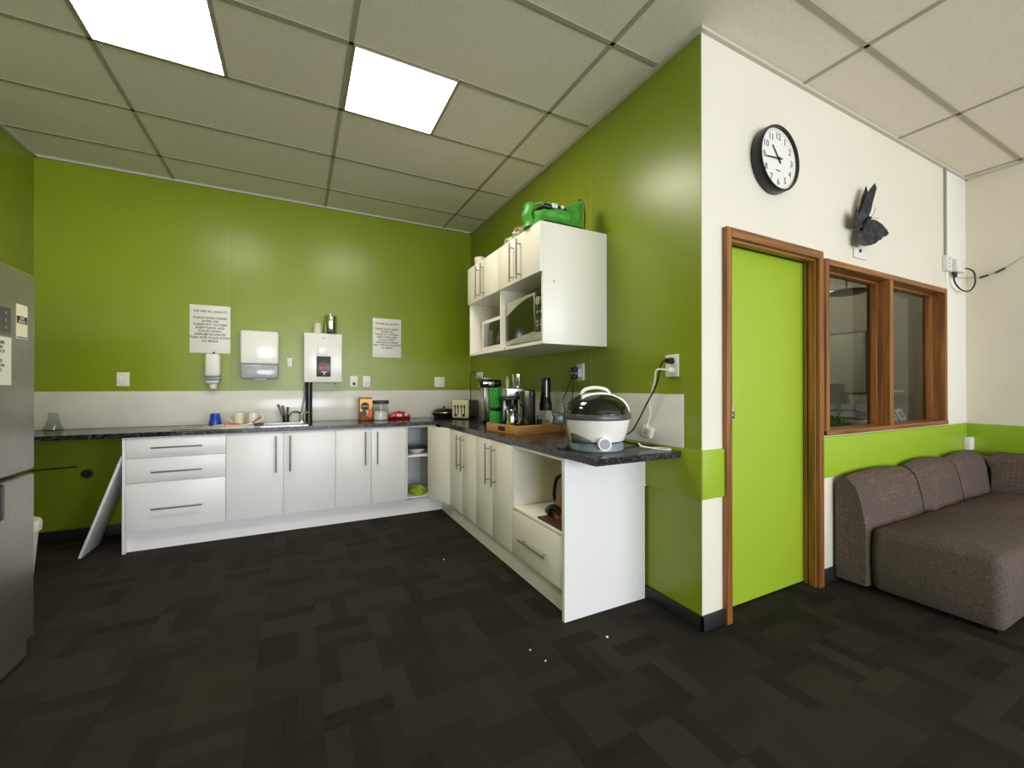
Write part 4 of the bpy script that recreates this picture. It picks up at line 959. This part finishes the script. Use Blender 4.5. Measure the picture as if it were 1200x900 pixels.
# ================================================================== OFFICE
d = struct('door_2', MB().box(3.885, 3.9, -3.02, -2.30, 0, 2.02, .002), mat('office_door_grey', '#8f8b7e', .6))
struct('door_handle', MB().cyl((3.885, -2.47, 1.195), (3.83, -2.47, 1.195), .011).box(3.825, 3.845, -2.61, -2.46, 1.185, 1.205, .004).box(3.880, 3.886, -2.492, -2.448, 1.17, 1.28, .002), WGLOSS, d, 'pale lever handle')
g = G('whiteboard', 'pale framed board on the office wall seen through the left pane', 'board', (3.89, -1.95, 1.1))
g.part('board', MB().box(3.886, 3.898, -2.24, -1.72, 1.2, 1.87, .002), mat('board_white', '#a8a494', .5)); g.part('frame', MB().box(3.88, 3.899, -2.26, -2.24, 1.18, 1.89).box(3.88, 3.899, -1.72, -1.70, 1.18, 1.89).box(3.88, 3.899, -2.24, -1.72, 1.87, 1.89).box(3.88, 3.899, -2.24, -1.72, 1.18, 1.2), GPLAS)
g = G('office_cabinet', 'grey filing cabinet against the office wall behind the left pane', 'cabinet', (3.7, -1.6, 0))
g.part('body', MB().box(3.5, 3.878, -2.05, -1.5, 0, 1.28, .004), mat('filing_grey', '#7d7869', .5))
for z in (.08, .48, .88):
    dd = g.part('drawer', MB().box(3.485, 3.5, -2.04, -1.51, z, z + .38, .003), mat('filing_grey', '#7d7869')); g.part('handle', MB().box(3.475, 3.485, -1.85, -1.70, z + .30, z + .315), STEEL, dd)
g = G('ceiling_fan', 'dark flat ceiling fitting inside the office seen through the left pane', 'light', (2.95, -2.45, 2.2))
g.part('dish', MB().lathe([(.01, .0), (.12, .008), (.17, .025), (.16, .04), (.03, .05)], (2.9, -2.52, 2.13), 32), BLACK); g.part('rod', MB().cyl((2.9, -2.52, 2.17), (2.9, -2.52, ZC + .005), .008), GPLAS)
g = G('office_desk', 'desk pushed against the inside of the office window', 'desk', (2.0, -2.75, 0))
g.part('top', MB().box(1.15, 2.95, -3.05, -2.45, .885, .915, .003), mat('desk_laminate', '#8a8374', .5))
for x in (1.2, 2.86):
    for y in (-3.0, -2.55): g.part('leg', MB().box(x, x + .05, y, y + .05, 0, .885), GPLAS)
g = G('potted_plant', 'low green plant in a dark trough behind the left pane', 'plant', (1.78, -2.96, .915))
g.part('trough', MB().box(1.54, 1.86, -3.02, -2.92, .915, .975, .006), BLACK)
lf = MB(); q = random.Random(2)
for k in range(60):
    x, y = q.uniform(1.56, 1.84), q.uniform(-3.01, -2.93); a = q.uniform(0, 6.28); hh = q.uniform(.03, .07); r_ = q.uniform(.012, .03)
    p0 = Vector((x, y, .972)); p1 = p0 + Vector((r_ * math.cos(a), r_ * math.sin(a) * .5, hh)); s_ = Vector((-math.sin(a), math.cos(a), 0)) * .008
    v = [lf.bm.verts.new(w_) for w_ in (p0, p0.lerp(p1, .5) + s_, p1, p0.lerp(p1, .5) - s_ + Vector((0, 0, .003)))]
    lf.bm.faces.new(v)
g.part('leaves', lf, mat('leaf_green', '#2f4a22', .5), smooth=False)
g = G('plastic_organiser', 'clear stacked desk organiser with papers behind the left pane', 'organiser', (2.1, -2.93, .915))
for k, z in enumerate((.945, 1.0, 1.06)): g.part('tray', MB().box(1.97, 2.24, -3.0, -2.80, z, z + .006).box(1.97, 1.975, -3.0, -2.80, z, z + .045).box(2.235, 2.24, -3.0, -2.80, z, z + .045), mat('clear_grey', '#c9ccd2', .1, coat=.5))
g.part('papers', MB().box(1.985, 2.22, -2.99, -2.82, .952, .985), PAPER)
g.part('frame', MB().box(1.965, 1.97, -2.9, -2.88, .915, 1.12).box(2.24, 2.245, -2.9, -2.88, .915, 1.12), GPLAS)
for k, (x, lab) in enumerate(((2.72, 'left of two leaning leaflet packs behind the right pane'), (2.88, 'right of two leaning leaflet packs behind the right pane'))):
    g = thing('leaflet_stack', lab, 'leaflets', (x - .16, -3.035, .917), R(4))
    ml = Matrix.Rotation(R(-22), 4, 'X')
    obj('leaflets', MB().box(-.07, .07, 0, .012, .008, .15, .002, mtx=ml), mat('leaflet_lilac', '#e2dfee', .5), g); obj('print', MB().box(-.045, .04, -.002, 0, .07, .12, mtx=ml), mat('leaflet_mauve', '#9b8a96', .5), g)
g = G('pink_eraser', 'small pinkish object on the desk at the corner of the left pane', 'eraser', (2.27, -3.02, .915)); g.part('block', MB().box(2.215, 2.30, -3.04, -3.0, .915, .955, .01), mat('pale_pink', '#c4a19a', .6))

# crumbs on the carpet
for k, (x, y, s, lab) in enumerate(((-.47, -3.016, .006, 'white crumb on the carpet in front of the end panel'), (-.837, -3.03, .004, 'tiny crumb on the carpet furthest from the cabinets'), (-.86, -2.93, .004, 'tiny crumb on the carpet in the middle of the three front crumbs'), (-.90, -1.75, .005, 'pale crumb on the carpet beside the two-door cabinets'))):
    mb = MB(); mb.sph((x, y, s * .7), s, 1.3, 1, .7, 8); tag(obj('crumb', mb, PAPER), lab, 'crumb', 'crumbs on the carpet')
